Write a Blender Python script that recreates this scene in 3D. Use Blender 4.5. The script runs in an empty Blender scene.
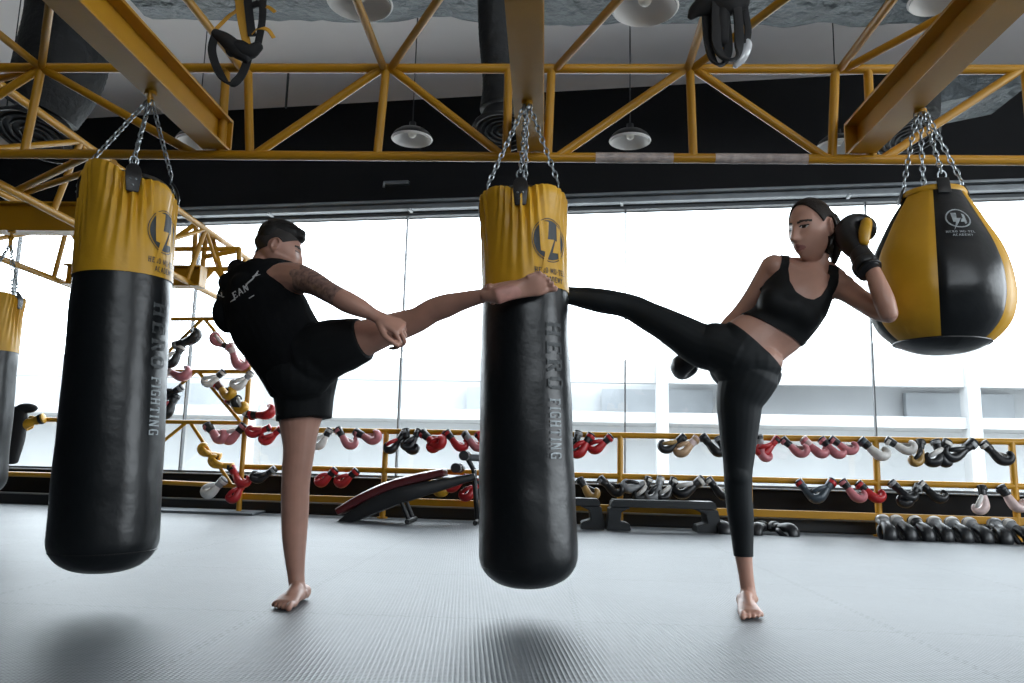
import bpy, bmesh, math, random
from mathutils import Vector as V, Matrix, noise
random.seed(7)
C = bpy.context.scene.collection
R = math.radians

# ------------------------------------------------------------------ camera frame (used to measure the photograph)
FOC = 790.0; PITCH = R(9.0); YAW = R(2.55); ROLL = 0.024; CH = 0.49
FW = V((-math.sin(YAW) * math.cos(PITCH), math.cos(YAW) * math.cos(PITCH), math.sin(PITCH)))
_r0 = V((math.cos(YAW), math.sin(YAW), 0)); _u0 = _r0.cross(FW)
RT = _r0 * math.cos(ROLL) + _u0 * math.sin(ROLL); UP = _u0 * math.cos(ROLL) - _r0 * math.sin(ROLL)
def ray(px, py): return FW + RT * ((px - 512) / FOC) + UP * ((341.5 - py) / FOC)
def P(px, py, Y):
    d = ray(px, py); t = Y / d.y; return V((d.x * t, Y, CH + d.z * t))
def PZ(px, py, z):
    d = ray(px, py); t = (z - CH) / d.z; return V((d.x * t, d.y * t, z))
WS = -0.128; WY = 7.42                                   # the window wall: Y = WY + WS * x
def PW(px, py, off):
    d = ray(px, py); t = (WY - off) / (d.y - WS * d.x); return V((d.x * t, d.y * t, CH + d.z * t))
WA = math.atan(WS); WE = V((math.cos(WA), math.sin(WA), 0)); WN = V((math.sin(WA), -math.cos(WA), 0))  # along wall, into room
def wall(x, z, off=0.0):
    """point on the window wall at world x, height z, off metres into the room"""
    return V((x, WY + WS * x, z)) + WN * off

cam = bpy.data.cameras.new('camera'); cam_o = bpy.data.objects.new('camera', cam); C.objects.link(cam_o)
cam.sensor_width = 36; cam.lens = 36 * FOC / 1024; cam.clip_start = 0.05; cam.clip_end = 300
M = Matrix((RT, UP, -FW)).transposed().to_4x4(); M.translation = (0, 0, CH)
cam_o.matrix_world = M
bpy.context.scene.camera = cam_o

# ------------------------------------------------------------------ materials
def mat(name, col, rough=0.5, metal=0.0, bump=None, var=0.0, vscale=8.0, spec=0.5, coat=0.0, sss=0.0, sheen=0.0):
    m = bpy.data.materials.new(name); m.use_nodes = True
    nt = m.node_tree; b = nt.nodes['Principled BSDF']
    b.inputs['Base Color'].default_value = (*col, 1); b.inputs['Roughness'].default_value = rough
    b.inputs['Metallic'].default_value = metal; b.inputs['Specular IOR Level'].default_value = spec
    if coat: b.inputs['Coat Weight'].default_value = coat; b.inputs['Coat Roughness'].default_value = 0.15
    if sheen: b.inputs['Sheen Weight'].default_value = sheen
    if sss:
        b.inputs['Subsurface Weight'].default_value = sss; b.inputs['Subsurface Radius'].default_value = (0.012, 0.005, 0.003)
    tc = nt.nodes.new('ShaderNodeTexCoord')
    if var:
        n = nt.nodes.new('ShaderNodeTexNoise'); n.inputs['Scale'].default_value = vscale; n.inputs['Detail'].default_value = 5
        nt.links.new(tc.outputs['Object'], n.inputs['Vector'])
        r = nt.nodes.new('ShaderNodeMapRange'); r.inputs['From Min'].default_value = 0.3; r.inputs['From Max'].default_value = 0.7
        r.inputs['To Min'].default_value = 1 - var; r.inputs['To Max'].default_value = 1 + var
        nt.links.new(n.outputs['Fac'], r.inputs['Value'])
        mx = nt.nodes.new('ShaderNodeVectorMath'); mx.operation = 'SCALE'; mx.inputs[0].default_value = col
        nt.links.new(r.outputs['Result'], mx.inputs['Scale']); nt.links.new(mx.outputs['Vector'], b.inputs['Base Color'])
    if bump:
        n = nt.nodes.new('ShaderNodeTexNoise'); n.inputs['Scale'].default_value = bump[0]; n.inputs['Detail'].default_value = 4
        nt.links.new(tc.outputs['Object'], n.inputs['Vector'])
        bp = nt.nodes.new('ShaderNodeBump'); bp.inputs['Strength'].default_value = bump[1]; bp.inputs['Distance'].default_value = bump[2]
        nt.links.new(n.outputs['Fac'], bp.inputs['Height']); nt.links.new(bp.outputs['Normal'], b.inputs['Normal'])
    return m
YEL = mat('yellow_paint', (0.46, 0.225, 0.008), 0.38, var=0.12, vscale=3, bump=(60, 0.15, 0.002))
YELVINYL = mat('yellow_vinyl', (0.60, 0.32, 0.018), 0.42, var=0.08, vscale=5, bump=(14, 0.25, 0.01), spec=0.4)
BLKVINYL = mat('black_vinyl', (0.007, 0.0085, 0.010), 0.32, bump=(7, 0.35, 0.016), spec=0.42)
BLKLEATHER = mat('black_leather', (0.012, 0.012, 0.013), 0.4, bump=(40, 0.3, 0.004))
PRINT = mat('grey_print', (0.36, 0.40, 0.42), 0.6, var=0.35, vscale=60)
PRINTFADE = mat('faded_print', (0.055, 0.062, 0.065), 0.6, var=0.5, vscale=70)
PRINTBLK = mat('black_print', (0.012, 0.018, 0.025), 0.5)
CHAIN = mat('chain_steel', (0.30, 0.33, 0.35), 0.32, metal=1.0)
STEEL = mat('grey_steel', (0.22, 0.24, 0.26), 0.4, metal=0.7, bump=(30, 0.2, 0.003))
ALU = mat('window_aluminium', (0.23, 0.25, 0.27), 0.45, metal=0.3, var=0.15)
DARKWALL = mat('black_wall_paint', (0.0055, 0.006, 0.0075), 0.7, var=0.2, vscale=2, spec=0.25)
CEILM = mat('pale_ceiling', (0.80, 0.755, 0.735), 0.8, var=0.05, vscale=1.2)
DUCTM = mat('foil_duct', (0.055, 0.068, 0.076), 0.45, metal=0.2, var=0.3, vscale=6, bump=(11, 0.9, 0.05))
FLEX = mat('black_flexible_duct', (0.005, 0.006, 0.007), 0.65, bump=(12, 0.6, 0.03))
BLKPLASTIC = mat('black_plastic', (0.014, 0.015, 0.017), 0.45)
BLKWEB = mat('black_webbing', (0.008, 0.008, 0.009), 0.8, bump=(200, 0.3, 0.001))
YELWEB = mat('yellow_webbing', (0.55, 0.28, 0.02), 0.7, bump=(200, 0.3, 0.001))
WHITEP = mat('white_enamel', (0.72, 0.70, 0.68), 0.35)
SHADEOUT = mat('black_enamel', (0.012, 0.012, 0.013), 0.3)
BULB = mat('frosted_bulb', (0.8, 0.76, 0.68), 0.3)
MAROON = mat('maroon_vinyl', (0.085, 0.012, 0.014), 0.3, bump=(30, 0.15, 0.003), coat=0.3)
STEPM = mat('step_plastic', (0.012, 0.015, 0.018), 0.42, bump=(120, 0.3, 0.002))
GREYMAT = mat('grey_rubber_mat', (0.13, 0.15, 0.17), 0.5, bump=(80, 0.2, 0.002))
SKINM = mat('man_skin', (0.44, 0.235, 0.175), 0.42, var=0.10, vscale=14, sss=0.08, bump=(220, 0.12, 0.001))
SKINW = mat('woman_skin', (0.50, 0.275, 0.205), 0.42, var=0.08, vscale=14, sss=0.08, bump=(220, 0.12, 0.001))
SOLE = mat('foot_sole', (0.46, 0.23, 0.19), 0.5, var=0.15, vscale=30, sss=0.08)
LIPS = mat('lips', (0.33, 0.135, 0.115), 0.4)
BROW = mat('brow_hair', (0.025, 0.017, 0.013), 0.7)
EYEM = mat('eye_dark', (0.02, 0.016, 0.014), 0.15)
EYEW = mat('eye_white', (0.55, 0.52, 0.50), 0.2)
NAIL = mat('nail', (0.50, 0.28, 0.23), 0.3)
TATTOO = mat('tattooed_skin', (0.25, 0.15, 0.125), 0.45, var=0.6, vscale=55, sss=0.05)
HAIRM = mat('black_hair', (0.006, 0.0055, 0.0055), 0.5, bump=(160, 0.6, 0.004), spec=0.3)
HAIRF = mat('cropped_hair', (0.016, 0.012, 0.011), 0.6, bump=(300, 0.4, 0.002))
HAIRW = mat('brown_hair', (0.013, 0.0085, 0.0065), 0.5, bump=(150, 0.7, 0.004), spec=0.3)
COTTON = mat('black_cotton', (0.0065, 0.007, 0.008), 0.9, bump=(11, 0.35, 0.012), spec=0.10)
SHORTS = mat('black_shorts_cloth', (0.008, 0.009, 0.010), 0.75, bump=(10, 0.35, 0.012), spec=0.15)
LYCRA = mat('black_stretch', (0.0085, 0.011, 0.013), 0.6, bump=(16, 0.12, 0.005), spec=0.28)
BRA = mat('black_bra_cloth', (0.007, 0.008, 0.009), 0.6, bump=(16, 0.15, 0.005), spec=0.25)
COLS = {'red': (0.42, 0.018, 0.022), 'pink': (0.50, 0.17, 0.19), 'black': (0.012, 0.013, 0.015), 'white': (0.62, 0.60, 0.57),
        'yellow': (0.56, 0.30, 0.02), 'gold': (0.33, 0.20, 0.06), 'tan': (0.45, 0.29, 0.17), 'grey': (0.26, 0.27, 0.28),
        'slate': (0.045, 0.06, 0.075), 'brown': (0.10, 0.04, 0.03), 'palepink': (0.62, 0.48, 0.46)}
GM = {k: mat('glove_leather_' + k, c, 0.36, bump=(30, 0.25, 0.004), var=0.12, vscale=25) for k, c in COLS.items()}

# ------------------------------------------------------------------ object helpers
ORG = {}
def thing(name, label, cat, loc, group=None, kind=None):
    o = bpy.data.objects.new(name, None); C.objects.link(o); o.location = loc; o.empty_display_size = 0.05
    o['label'] = label; o['category'] = cat
    if group: o['group'] = group
    if kind: o['kind'] = kind
    ORG[o.name] = V(loc); return o
def link(name, me, mats, parent=None, label=None, smooth=True, angle=None):
    """me holds world coordinates; the object is parented and shifted to its thing's base"""
    if isinstance(me, bmesh.types.BMesh):
        bm = me; me = bpy.data.meshes.new(name); bm.to_mesh(me); bm.free()
    me.name = name
    if not isinstance(mats, (list, tuple)): mats = [mats]
    if len(me.materials) == 0:
        for m in mats: me.materials.append(m)
    o = bpy.data.objects.new(name, me); C.objects.link(o)
    if parent is not None:
        org = ORG[parent.name]; me.transform(Matrix.Translation(-org)); o.parent = parent; ORG[o.name] = org
    if smooth:
        me.polygons.foreach_set('use_smooth', [True] * len(me.polygons))
        try: me.set_sharp_from_angle(angle=R(angle or 40))
        except Exception: pass
    if label: o['label'] = label
    me.update(); return o
def solo(name, bm, mats, label, cat, base, group=None, **k):
    """a thing that is one mesh with its origin at base"""
    o = link(name, bm, mats, **k); o.data.transform(Matrix.Translation(-V(base))); o.location = base
    o['label'] = label; o['category'] = cat
    if group: o['group'] = group
    return o
def struct(name, bm, m, **k):
    o = link(name, bm, m, **k); o['kind'] = 'structure'; return o

def frame(t, up=V((0, 0, 1))):
    t = t.normalized()
    s = up - t * up.dot(t)
    if s.length < 1e-4:
        s = V((1, 0, 0)) - t * t.x
        if s.length < 1e-4: s = V((0, 1, 0)) - t * t.y
    s.normalize(); return t, s, t.cross(s)
def box(bm, lo, hi, mtx=None, bev=0.0):
    lo, hi = V(lo), V(hi); vs = []
    for x in (lo.x, hi.x):
        for y in (lo.y, hi.y):
            for z in (lo.z, hi.z):
                p = V((x, y, z)); vs.append(bm.verts.new(mtx @ p if mtx else p))
    fs = [bm.faces.new([vs[i] for i in q]) for q in ((0, 1, 3, 2), (4, 6, 7, 5), (0, 4, 5, 1), (2, 3, 7, 6), (0, 2, 6, 4), (1, 5, 7, 3))]
    if bev:
        es = list({e for f in fs for e in f.edges})
        bmesh.ops.bevel(bm, geom=es, offset=bev, segments=2, profile=0.6, affect='EDGES')
    return vs
def rod(bm, a, b, r, n=12, r2=None):
    a, b = V(a), V(b); t, s, q = frame(b - a); r2 = r if r2 is None else r2; rings = []
    for p, rr in ((a, r), (b, r2)):
        rings.append([bm.verts.new(p + (s * math.cos(2 * math.pi * i / n) + q * math.sin(2 * math.pi * i / n)) * rr) for i in range(n)])
    for i in range(n):
        j = (i + 1) % n; bm.faces.new((rings[0][i], rings[0][j], rings[1][j], rings[1][i]))
    bm.faces.new(rings[0][::-1]); bm.faces.new(rings[1])
def cr(p, u):
    """Catmull-Rom through a list (floats or vectors) at u in 0..len-1"""
    n = len(p) - 1; i = min(int(u), n - 1); f = u - i
    p1, p2 = p[i], p[i + 1]; p0 = p[i - 1] if i > 0 else p1 * 2 - p2; p3 = p[i + 2] if i + 2 <= n else p2 * 2 - p1
    return 0.5 * ((p1 * 2) + (p2 - p0) * f + (p0 * 2 - p1 * 5 + p2 * 4 - p3) * f * f + (p1 * 3 - p0 - p2 * 3 + p3) * f * f * f)
def loft(bm, pts, rad, side=None, n=18, sub=5, cap=(0.7, 0.7), sq=2.0, pad=0.0):
    """smooth closed tube; rad entries r or (r_side, r_other); side: a vector or a list of vectors; sq>2 squarer section"""
    pts = [V(p) for p in pts]; ra = [(r, r) if not isinstance(r, (tuple, list)) else r for r in rad]
    A = [r[0] + pad for r in ra]; B = [r[1] + pad for r in ra]
    m = (len(pts) - 1) * sub; rings = []; prev = None
    sl = side if isinstance(side, list) else None
    def put(c, s, q, a, b):
        out = []
        for i in range(n):
            th = 2 * math.pi * i / n; ct, st = math.cos(th), math.sin(th)
            k = (abs(ct) ** sq + abs(st) ** sq) ** (-1 / sq)
            out.append(bm.verts.new(c + s * (ct * k * a) + q * (st * k * b)))
        return out
    info = []
    for k in range(m + 1):
        u = k / sub; c = cr(pts, u)
        t = (cr(pts, min(u + 0.05, len(pts) - 1)) - cr(pts, max(u - 0.05, 0))).normalized()
        if side is not None:
            sv = V(cr([V(x) for x in sl], u)) if sl else V(side)
        else: sv = prev if prev is not None else frame(t)[1]
        s = (sv - t * sv.dot(t)).normalized(); q = t.cross(s); prev = s
        info.append((c, t, s, q, max(cr(A, u), 1e-4), max(cr(B, u), 1e-4)))
    def capring(i0, sgn, amt):
        c, t, s, q, a, b = info[i0]; out = []
        if amt <= 0: return out
        for ph in (65, 35):
            cs, sn = math.cos(R(90 - ph)) if False else math.sin(R(90 - ph)), math.cos(R(90 - ph))
        for ph in (30, 58, 80):
            out.append((c + t * (sgn * min(a, b) * amt * math.sin(R(ph))), s, q, a * math.cos(R(ph)), b * math.cos(R(ph))))
        return out
    seq = [x for x in reversed(capring(0, -1, cap[0]))] + [(c, s, q, a, b) for c, t, s, q, a, b in info] + capring(-1, 1, cap[1])
    for x in seq: rings.append(put(*x))
    for k in range(len(rings) - 1):
        for i in range(n):
            j = (i + 1) % n; bm.faces.new((rings[k][i], rings[k][j], rings[k + 1][j], rings[k + 1][i]))
    bm.faces.new(rings[0][::-1]); bm.faces.new(rings[-1])
def ball(bm, c, r, ax=None, n=20):
    """ellipsoid; ax: 3x3 matrix whose columns are its axes"""
    r = (r, r, r) if not isinstance(r, (tuple, list)) else r
    m = Matrix.Translation(V(c)) @ ((ax.to_4x4()) if ax else Matrix()) @ Matrix.Diagonal((*r, 1))
    bmesh.ops.create_uvsphere(bm, u_segments=n, v_segments=max(8, n * 2 // 3), radius=1, matrix=m)
def torus(bm, c, nrm, R1, r, n=24, k=8, a0=0, a1=360, stretch=(1, 1), up=V((0, 0, 1))):
    t, s, q = frame(V(nrm), up); full = abs(a1 - a0) >= 359.9; rings = []
    for i in range(n if full else n + 1):
        th = R(a0 + (a1 - a0) * i / n); d = s * math.cos(th) * stretch[0] + q * math.sin(th) * stretch[1]
        dd = d.normalized(); p = V(c) + d * R1
        rings.append([bm.verts.new(p + (dd * math.cos(2 * math.pi * j / k) + t * math.sin(2 * math.pi * j / k)) * r) for j in range(k)])
    m = len(rings)
    for i in range(m if full else m - 1):
        for j in range(k): bm.faces.new((rings[i][j], rings[(i + 1) % m][j], rings[(i + 1) % m][(j + 1) % k], rings[i][(j + 1) % k]))
    if not full: bm.faces.new(rings[0][::-1]); bm.faces.new(rings[-1])
def prism(bm, poly, mtx, d0, d1):
    """extrude a 2-D outline (local x,z) between local y=d0..d1"""
    a = [bm.verts.new(mtx @ V((x, d0, z))) for x, z in poly]; b = [bm.verts.new(mtx @ V((x, d1, z))) for x, z in poly]
    n = len(poly); bm.faces.new(a); bm.faces.new(b[::-1])
    for i in range(n): bm.faces.new((a[(i + 1) % n], a[i], b[i], b[(i + 1) % n]))
    bmesh.ops.recalc_face_normals(bm, faces=bm.faces[:])
def ribbon(bm, pts, w, th, side, sub=6):
    """flat webbing band along a curve; side = its width direction (vector or list)"""
    loft(bm, pts, [(w / 2, th / 2)] * len(pts), side=side, n=10, sub=sub, cap=(0, 0), sq=5)
def remesh(bm, vox, smooth=4, fac=0.5):
    me = bpy.data.meshes.new('tmp'); bmesh.ops.recalc_face_normals(bm, faces=bm.faces[:]); bm.to_mesh(me); bm.free()
    o = bpy.data.objects.new('tmp', me); C.objects.link(o)
    md = o.modifiers.new('r', 'REMESH'); md.mode = 'VOXEL'; md.voxel_size = vox; md.adaptivity = 0
    if smooth:
        s = o.modifiers.new('s', 'SMOOTH'); s.iterations = smooth; s.factor = fac
    dg = bpy.context.evaluated_depsgraph_get(); dg.update()
    out = bpy.data.meshes.new_from_object(o.evaluated_get(dg))
    bpy.data.objects.remove(o); bpy.data.meshes.remove(me); out.materials.clear(); return out
def shell(me, g, off, relax=0):
    """offset copy of the region g(co) > 0 of a mesh, its border pulled onto g = 0"""
    bm = bmesh.new(); bm.from_mesh(me); bm.verts.ensure_lookup_table(); bm.normal_update()
    val = {v: g(v.co) for v in bm.verts}
    dele = [f for f in bm.faces if all(val[v] <= 0 for v in f.verts)]
    bmesh.ops.delete(bm, geom=dele, context='FACES')
    for v in bm.verts:
        x = val[v]
        if x < 0 and v.is_boundary or any(val[w] < 0 for e in v.link_edges for w in [e.other_vert(v)]) and v.is_boundary:
            e = 0.002; c = v.co.copy()
            gr = V(((g(c + V((e, 0, 0))) - x) / e, (g(c + V((0, e, 0))) - x) / e, (g(c + V((0, 0, e))) - x) / e))
            if 0.2 < gr.length < 5:
                d = gr * (-x / gr.length_squared)
                if d.length < 0.015: v.co += d
    ns = {v: v.normal.copy() for v in bm.verts}
    bd = [v for v in bm.verts if v.is_boundary]
    for _ in range(3):
        new = {}
        for v in bd:
            nb = [e.other_vert(v) for e in v.link_edges if e.is_boundary]
            if len(nb) == 2: new[v] = v.co * 0.5 + (nb[0].co + nb[1].co) * 0.25
        for v, c in new.items(): v.co = c
    for v in bm.verts: v.co += ns[v] * off
    inner = [v for v in bm.verts if not v.is_boundary]
    for _ in range(relax):
        new = [(v, sum((e.other_vert(v).co for e in v.link_edges), V()) / max(1, len(v.link_edges))) for v in inner]
        for v, c in new: v.co = v.co * 0.4 + c * 0.6
    be = [e for e in bm.edges if e.is_boundary]                # turned-in hem
    if be:
        r = bmesh.ops.extrude_edge_only(bm, edges=be)
        for v in [x for x in r['geom'] if isinstance(x, bmesh.types.BMVert)]:
            src = [e.other_vert(v) for e in v.link_edges if e.other_vert(v) in ns]
            if src: v.co -= ns[src[0]] * (off + 0.004)
    return bm
def segd(p, a, b):
    ab = b - a; t = max(0, min(1, (p - a).dot(ab) / ab.length_squared)); return (p - (a + ab * t)).length, t
def paint(me, rules):
    """rules: list of (material index, predicate on polygon centre)"""
    for p in me.polygons:
        c = p.center
        for i, f in rules:
            if f(c): p.material_index = i
# ------------------------------------------------------------------ the room
XL, XR, YB, ZC, ZH, ZS = -8.0, 6.6, -3.6, 4.2, 3.0, 0.355     # left, right, back, ceiling, window head, sill
def floor_mat():
    m = bpy.data.materials.new('ribbed_rubber_floor'); m.use_nodes = True; nt = m.node_tree; b = nt.nodes['Principled BSDF']
    L = nt.links.new; N = nt.nodes.new
    tc = N('ShaderNodeTexCoord'); sp = N('ShaderNodeSeparateXYZ'); L(tc.outputs['Object'], sp.inputs[0])
    def math_(op, a, bb=None, c=None):
        n = N('ShaderNodeMath'); n.operation = op
        for i, x in enumerate((a, bb, c)):
            if x is None: continue
            if isinstance(x, (int, float)): n.inputs[i].default_value = x
            else: L(x, n.inputs[i])
        return n.outputs[0]
    X, Y = sp.outputs['X'], sp.outputs['Y']
    def rib(a, per): return math_('SINE', math_('MULTIPLY', a, 2 * math.pi / per))
    u = math_('ADD', math_('MULTIPLY', X, 0.995), math_('MULTIPLY', Y, 0.10)); v = math_('SUBTRACT', math_('MULTIPLY', Y, 0.995), math_('MULTIPLY', X, 0.10))
    h = math_('MAXIMUM', rib(u, 0.0125), math_('MULTIPLY', rib(v, 0.0125), 0.85))
    # interlocking seams every 1.02 m
    def seam(a, o, off):
        z = math_('MULTIPLY', math_('SIGN', math_('SINE', math_('MULTIPLY', o, 2 * math.pi / 0.05))), 0.007)
        f = math_('FRACT', math_('DIVIDE', math_('ADD', math_('ADD', a, z), off), 1.02))
        d = math_('MULTIPLY', math_('ABSOLUTE', math_('SUBTRACT', f, 0.5)), 1.02)
        return math_('LESS_THAN', d, 0.004)
    sm = math_('MAXIMUM', seam(X, Y, 0.51 - 0.115), seam(Y, X, 0.51 - 2.67 + 0.0))
    hh = math_('SUBTRACT', h, math_('MULTIPLY', sm, 1.5))
    bp = N('ShaderNodeBump'); bp.inputs['Strength'].default_value = 0.4; bp.inputs['Distance'].default_value = 0.0018
    L(hh, bp.inputs['Height']); L(bp.outputs['Normal'], b.inputs['Normal'])
    n1 = N('ShaderNodeTexNoise'); n1.inputs['Scale'].default_value = 1.7; n1.inputs['Detail'].default_value = 6; L(tc.outputs['Object'], n1.inputs['Vector'])
    n2 = N('ShaderNodeTexNoise'); n2.inputs['Scale'].default_value = 26; n2.inputs['Detail'].default_value = 4; L(tc.outputs['Object'], n2.inputs['Vector'])
    k = math_('ADD', math_('MULTIPLY', n1.outputs['Fac'], 0.5), math_('MULTIPLY', n2.outputs['Fac'], 0.3))
    k = math_('ADD', k, 0.62); k = math_('SUBTRACT', k, math_('MULTIPLY', sm, 0.35))
    sc = N('ShaderNodeVectorMath'); sc.operation = 'SCALE'; sc.inputs[0].default_value = (0.108, 0.119, 0.132); L(k, sc.inputs['Scale'])
    L(sc.outputs['Vector'], b.inputs['Base Color']); b.inputs['Roughness'].default_value = 0.42; b.inputs['Specular IOR Level'].default_value = 0.33
    return m
bm = bmesh.new(); box(bm, (XL, YB, -0.12), (XR, 9.2, 0)); struct('floor', bm, floor_mat(), smooth=False)
bm = bmesh.new(); box(bm, (XL, YB, ZC), (XR, 9.2, ZC + 0.15)); struct('ceiling', bm, CEILM, smooth=False)
def wbox(bm, x0, x1, z0, z1, o0, o1, bev=0):
    """box along the window wall: world x range, heights, offsets into the room"""
    mt = Matrix((WE, -WN, V((0, 0, 1)))).transposed().to_4x4(); mt.translation = V((0, WY, 0))
    k = math.cos(WA); box(bm, (x0 / k, -o1, z0), (x1 / k, -o0, z1), mt, bev)
bm = bmesh.new(); wbox(bm, XL, XR, 0, ZS, -0.25, 0); wbox(bm, XL, XR, ZH, ZC, -0.25, 0); struct('wall_window', bm, DARKWALL, smooth=False)
def wall_open(name, pts_lo, pts_hi, axis, z0, z1, a0, a1):
    """side or back wall with one big unseen opening for daylight between a0..a1, z0..z1"""
    bm = bmesh.new(); lo, hi = V(pts_lo), V(pts_hi)
    def seg(u0, u1, w0, w1):
        l, h = lo.copy(), hi.copy(); l[axis], h[axis] = u0, u1; l.z, h.z = w0, w1; box(bm, l, h)
    seg(lo[axis], a0, lo.z, hi.z); seg(a1, hi[axis], lo.z, hi.z); seg(a0, a1, lo.z, z0); seg(a0, a1, z1, hi.z)
    return struct(name, bm, DARKWALL, smooth=False)
bm = bmesh.new(); box(bm, (XL - 0.2, YB, 0), (XL, 9.2, ZC)); struct('wall_left', bm, DARKWALL, smooth=False)
wall_open('wall_right', (XR, YB, 0), (XR + 0.2, 9.2, ZC), 1, 0.45, 3.3, -1.5, 5.0)
wall_open('wall_back', (XL, YB - 0.2, 0), (XR, YB, ZC), 0, 2.5, 3.8, 0.0, 5.5)  # unseen opening added high up for frontal fill, clear of the bag reflections
GLASS = bpy.data.materials.new('window_glass'); GLASS.use_nodes = True
nt = GLASS.node_tree; nt.nodes.clear(); N = nt.nodes.new
o_ = N('ShaderNodeOutputMaterial'); mx = N('ShaderNodeMixShader'); tr = N('ShaderNodeBsdfTransparent'); gl = N('ShaderNodeBsdfGlossy')
gl.inputs['Roughness'].default_value = 0.02; tr.inputs['Color'].default_value = (0.97, 0.985, 0.99, 1); mx.inputs['Fac'].default_value = 0.04
nt.links.new(tr.outputs[0], mx.inputs[1]); nt.links.new(gl.outputs[0], mx.inputs[2]); nt.links.new(mx.outputs[0], o_.inputs['Surface'])
JOINT = mat('window_joint', (0.10, 0.11, 0.12), 0.5)
mull = [-8.0, -5.86, -3.70, -1.44, 0.73, 2.90, 5.06, 6.6]
for i in range(len(mull) - 1):
    a, b = mull[i], mull[i + 1]
    bm = bmesh.new(); wbox(bm, a, b, ZS, ZS + 0.022, -0.10, -0.04); wbox(bm, a, b, ZH - 0.03, ZH, -0.10, -0.04)
    wbox(bm, b - 0.006, b + 0.006, ZS, ZH, -0.10, -0.05)
    w = struct('window_%d' % (i + 1), bm, JOINT, smooth=False); ORG[w.name] = V((0, 0, 0))
    bm = bmesh.new(); wbox(bm, a + 0.009, b - 0.009, ZS + 0.02, ZH - 0.03, -0.078, -0.07); link('pane', bm, GLASS, w, smooth=False)
# head rail, gussets, plinth steps
bm = bmesh.new(); wbox(bm, XL, XR, ZH, ZH + 0.05, 0, 0.09, 0.01); wbox(bm, XL, XR, ZH + 0.06, ZH + 0.085, 0, 0.13, 0.006)
struct('trim_1', bm, ALU, smooth=False)
for k, px in enumerate((273, 412, 622, 848)):
    q = PW(px, 210, 0.0); bm = bmesh.new(); mt = Matrix((WN, WE, V((0, 0, 1)))).transposed().to_4x4(); mt.translation = wall(q.x, ZH - 0.005)
    prism(bm, [(0, 0), (0.11, 0), (0, 0.12)][::-1], mt @ Matrix.Translation((0, 0, -0.0)), -0.012, 0.012)
    for v in bm.verts: v.co.z += -0.01
    struct('trim_%d' % (k + 2), bm, mat('gusset_paint', (0.6, 0.62, 0.64), 0.5), smooth=False)
bm = bmesh.new(); wbox(bm, XL, XR, 0, 0.10, 0, 0.16, 0.008); struct('baseboard_window', bm, BLKPLASTIC, smooth=False)
bm = bmesh.new(); wbox(bm, XL, XR, 0.10, 0.112, 0.05, 0.17, 0.004); wbox(bm, XL, XR, ZS - 0.012, ZS, -0.04, 0.05, 0.004); struct('trim_6', bm, ALU, smooth=False)

# ------------------------------------------------------------------ outside
PAVE = mat('outdoor_paving', (0.55, 0.54, 0.52), 0.85, var=0.2, vscale=0.4)
CONC = mat('pale_concrete', (0.33, 0.335, 0.34), 0.85, var=0.15, vscale=0.5)
CONC2 = mat('grey_concrete', (0.28, 0.295, 0.31), 0.85, var=0.2, vscale=0.5)
CONC3 = mat('light_render', (0.37, 0.38, 0.39), 0.85, var=0.12, vscale=0.3)
bm = bmesh.new(); box(bm, (-70, -40, -0.5), (70, 90, -0.3)); g = struct('ground_outside', bm, PAVE, smooth=False)
t = thing('building', 'pale low concrete building across the street seen through the windows', 'building', (2, 21, -0.3))
tilt = Matrix.Translation((0, 21, 0)) @ Matrix.Rotation(-0.06, 4, 'Z')
def bpart(name, lo, hi, m):
    bm = bmesh.new(); box(bm, lo, hi, tilt); return link(name, bm, m, t, smooth=False)
bpart('rear_wall', (-26, 2.0, -0.3), (26, 2.3, 3.3), CONC3)
bpart('upper_parapet', (-26, 0, 2.75), (26, 0.3, 3.35), CONC)
bpart('floor_slab', (-26, 0, 1.70), (26, 2.0, 1.98), CONC)
bpart('roof_slab', (3.0, 0.6, 3.35), (26, 6, 3.95), CONC3)
for x in (-19, -8.2, 2.9, 10.6, 22): bpart('column', (x, -0.15, -0.3), (x + 0.3, 0.3, 3.3), CONC)
for x0, x1 in ((-14.5, -9), (-2.4, 0.2), (1.5, 4.6), (9.8, 12.6)): bpart('shutter', (x0, 1.7, 2.0), (x1, 1.9, 2.75), CONC2)
# ------------------------------------------------------------------ light
w = bpy.data.worlds.new('overcast_sky'); bpy.context.scene.world = w; w.use_nodes = True
bg = w.node_tree.nodes['Background']; bg.inputs['Color'].default_value = (0.87, 0.945, 1.0, 1); bg.inputs['Strength'].default_value = 7.5
def portal(name, loc, sx, sz, rot):
    l = bpy.data.lights.new(name, 'AREA'); l.shape = 'RECTANGLE'; l.size = sx; l.size_y = sz; l.cycles.is_portal = True
    o = bpy.data.objects.new(name, l); C.objects.link(o); o.location = loc; o.rotation_euler = rot
def prt(name, c, nrm, sx, sz):
    q = (-V(nrm)).to_track_quat('Z', 'Y'); l = bpy.data.lights.new(name, 'AREA'); l.shape = 'RECTANGLE'; l.size = sx; l.size_y = sz; l.cycles.is_portal = True
    o = bpy.data.objects.new(name, l); C.objects.link(o); o.location = c; o.rotation_euler = q.to_euler()
prt('daylight_portal', wall((XL + XR) / 2, (ZS + ZH) / 2, 0.02), WN, 14.6, ZH - ZS)
prt('daylight_portal', V((XR - 0.02, 1.75, 1.875)), V((-1, 0, 0)), 6.5, 2.85)
prt('daylight_portal', V((2.75, YB + 0.02, 3.15)), V((0, 1, 0)), 5.5, 1.3)
sc = bpy.context.scene
sc.view_settings.view_transform = 'Standard'; sc.view_settings.look = 'None'; sc.view_settings.gamma = 1.0
sc.view_settings.use_curve_mapping = False; sc.view_settings.exposure = 0.12
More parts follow.
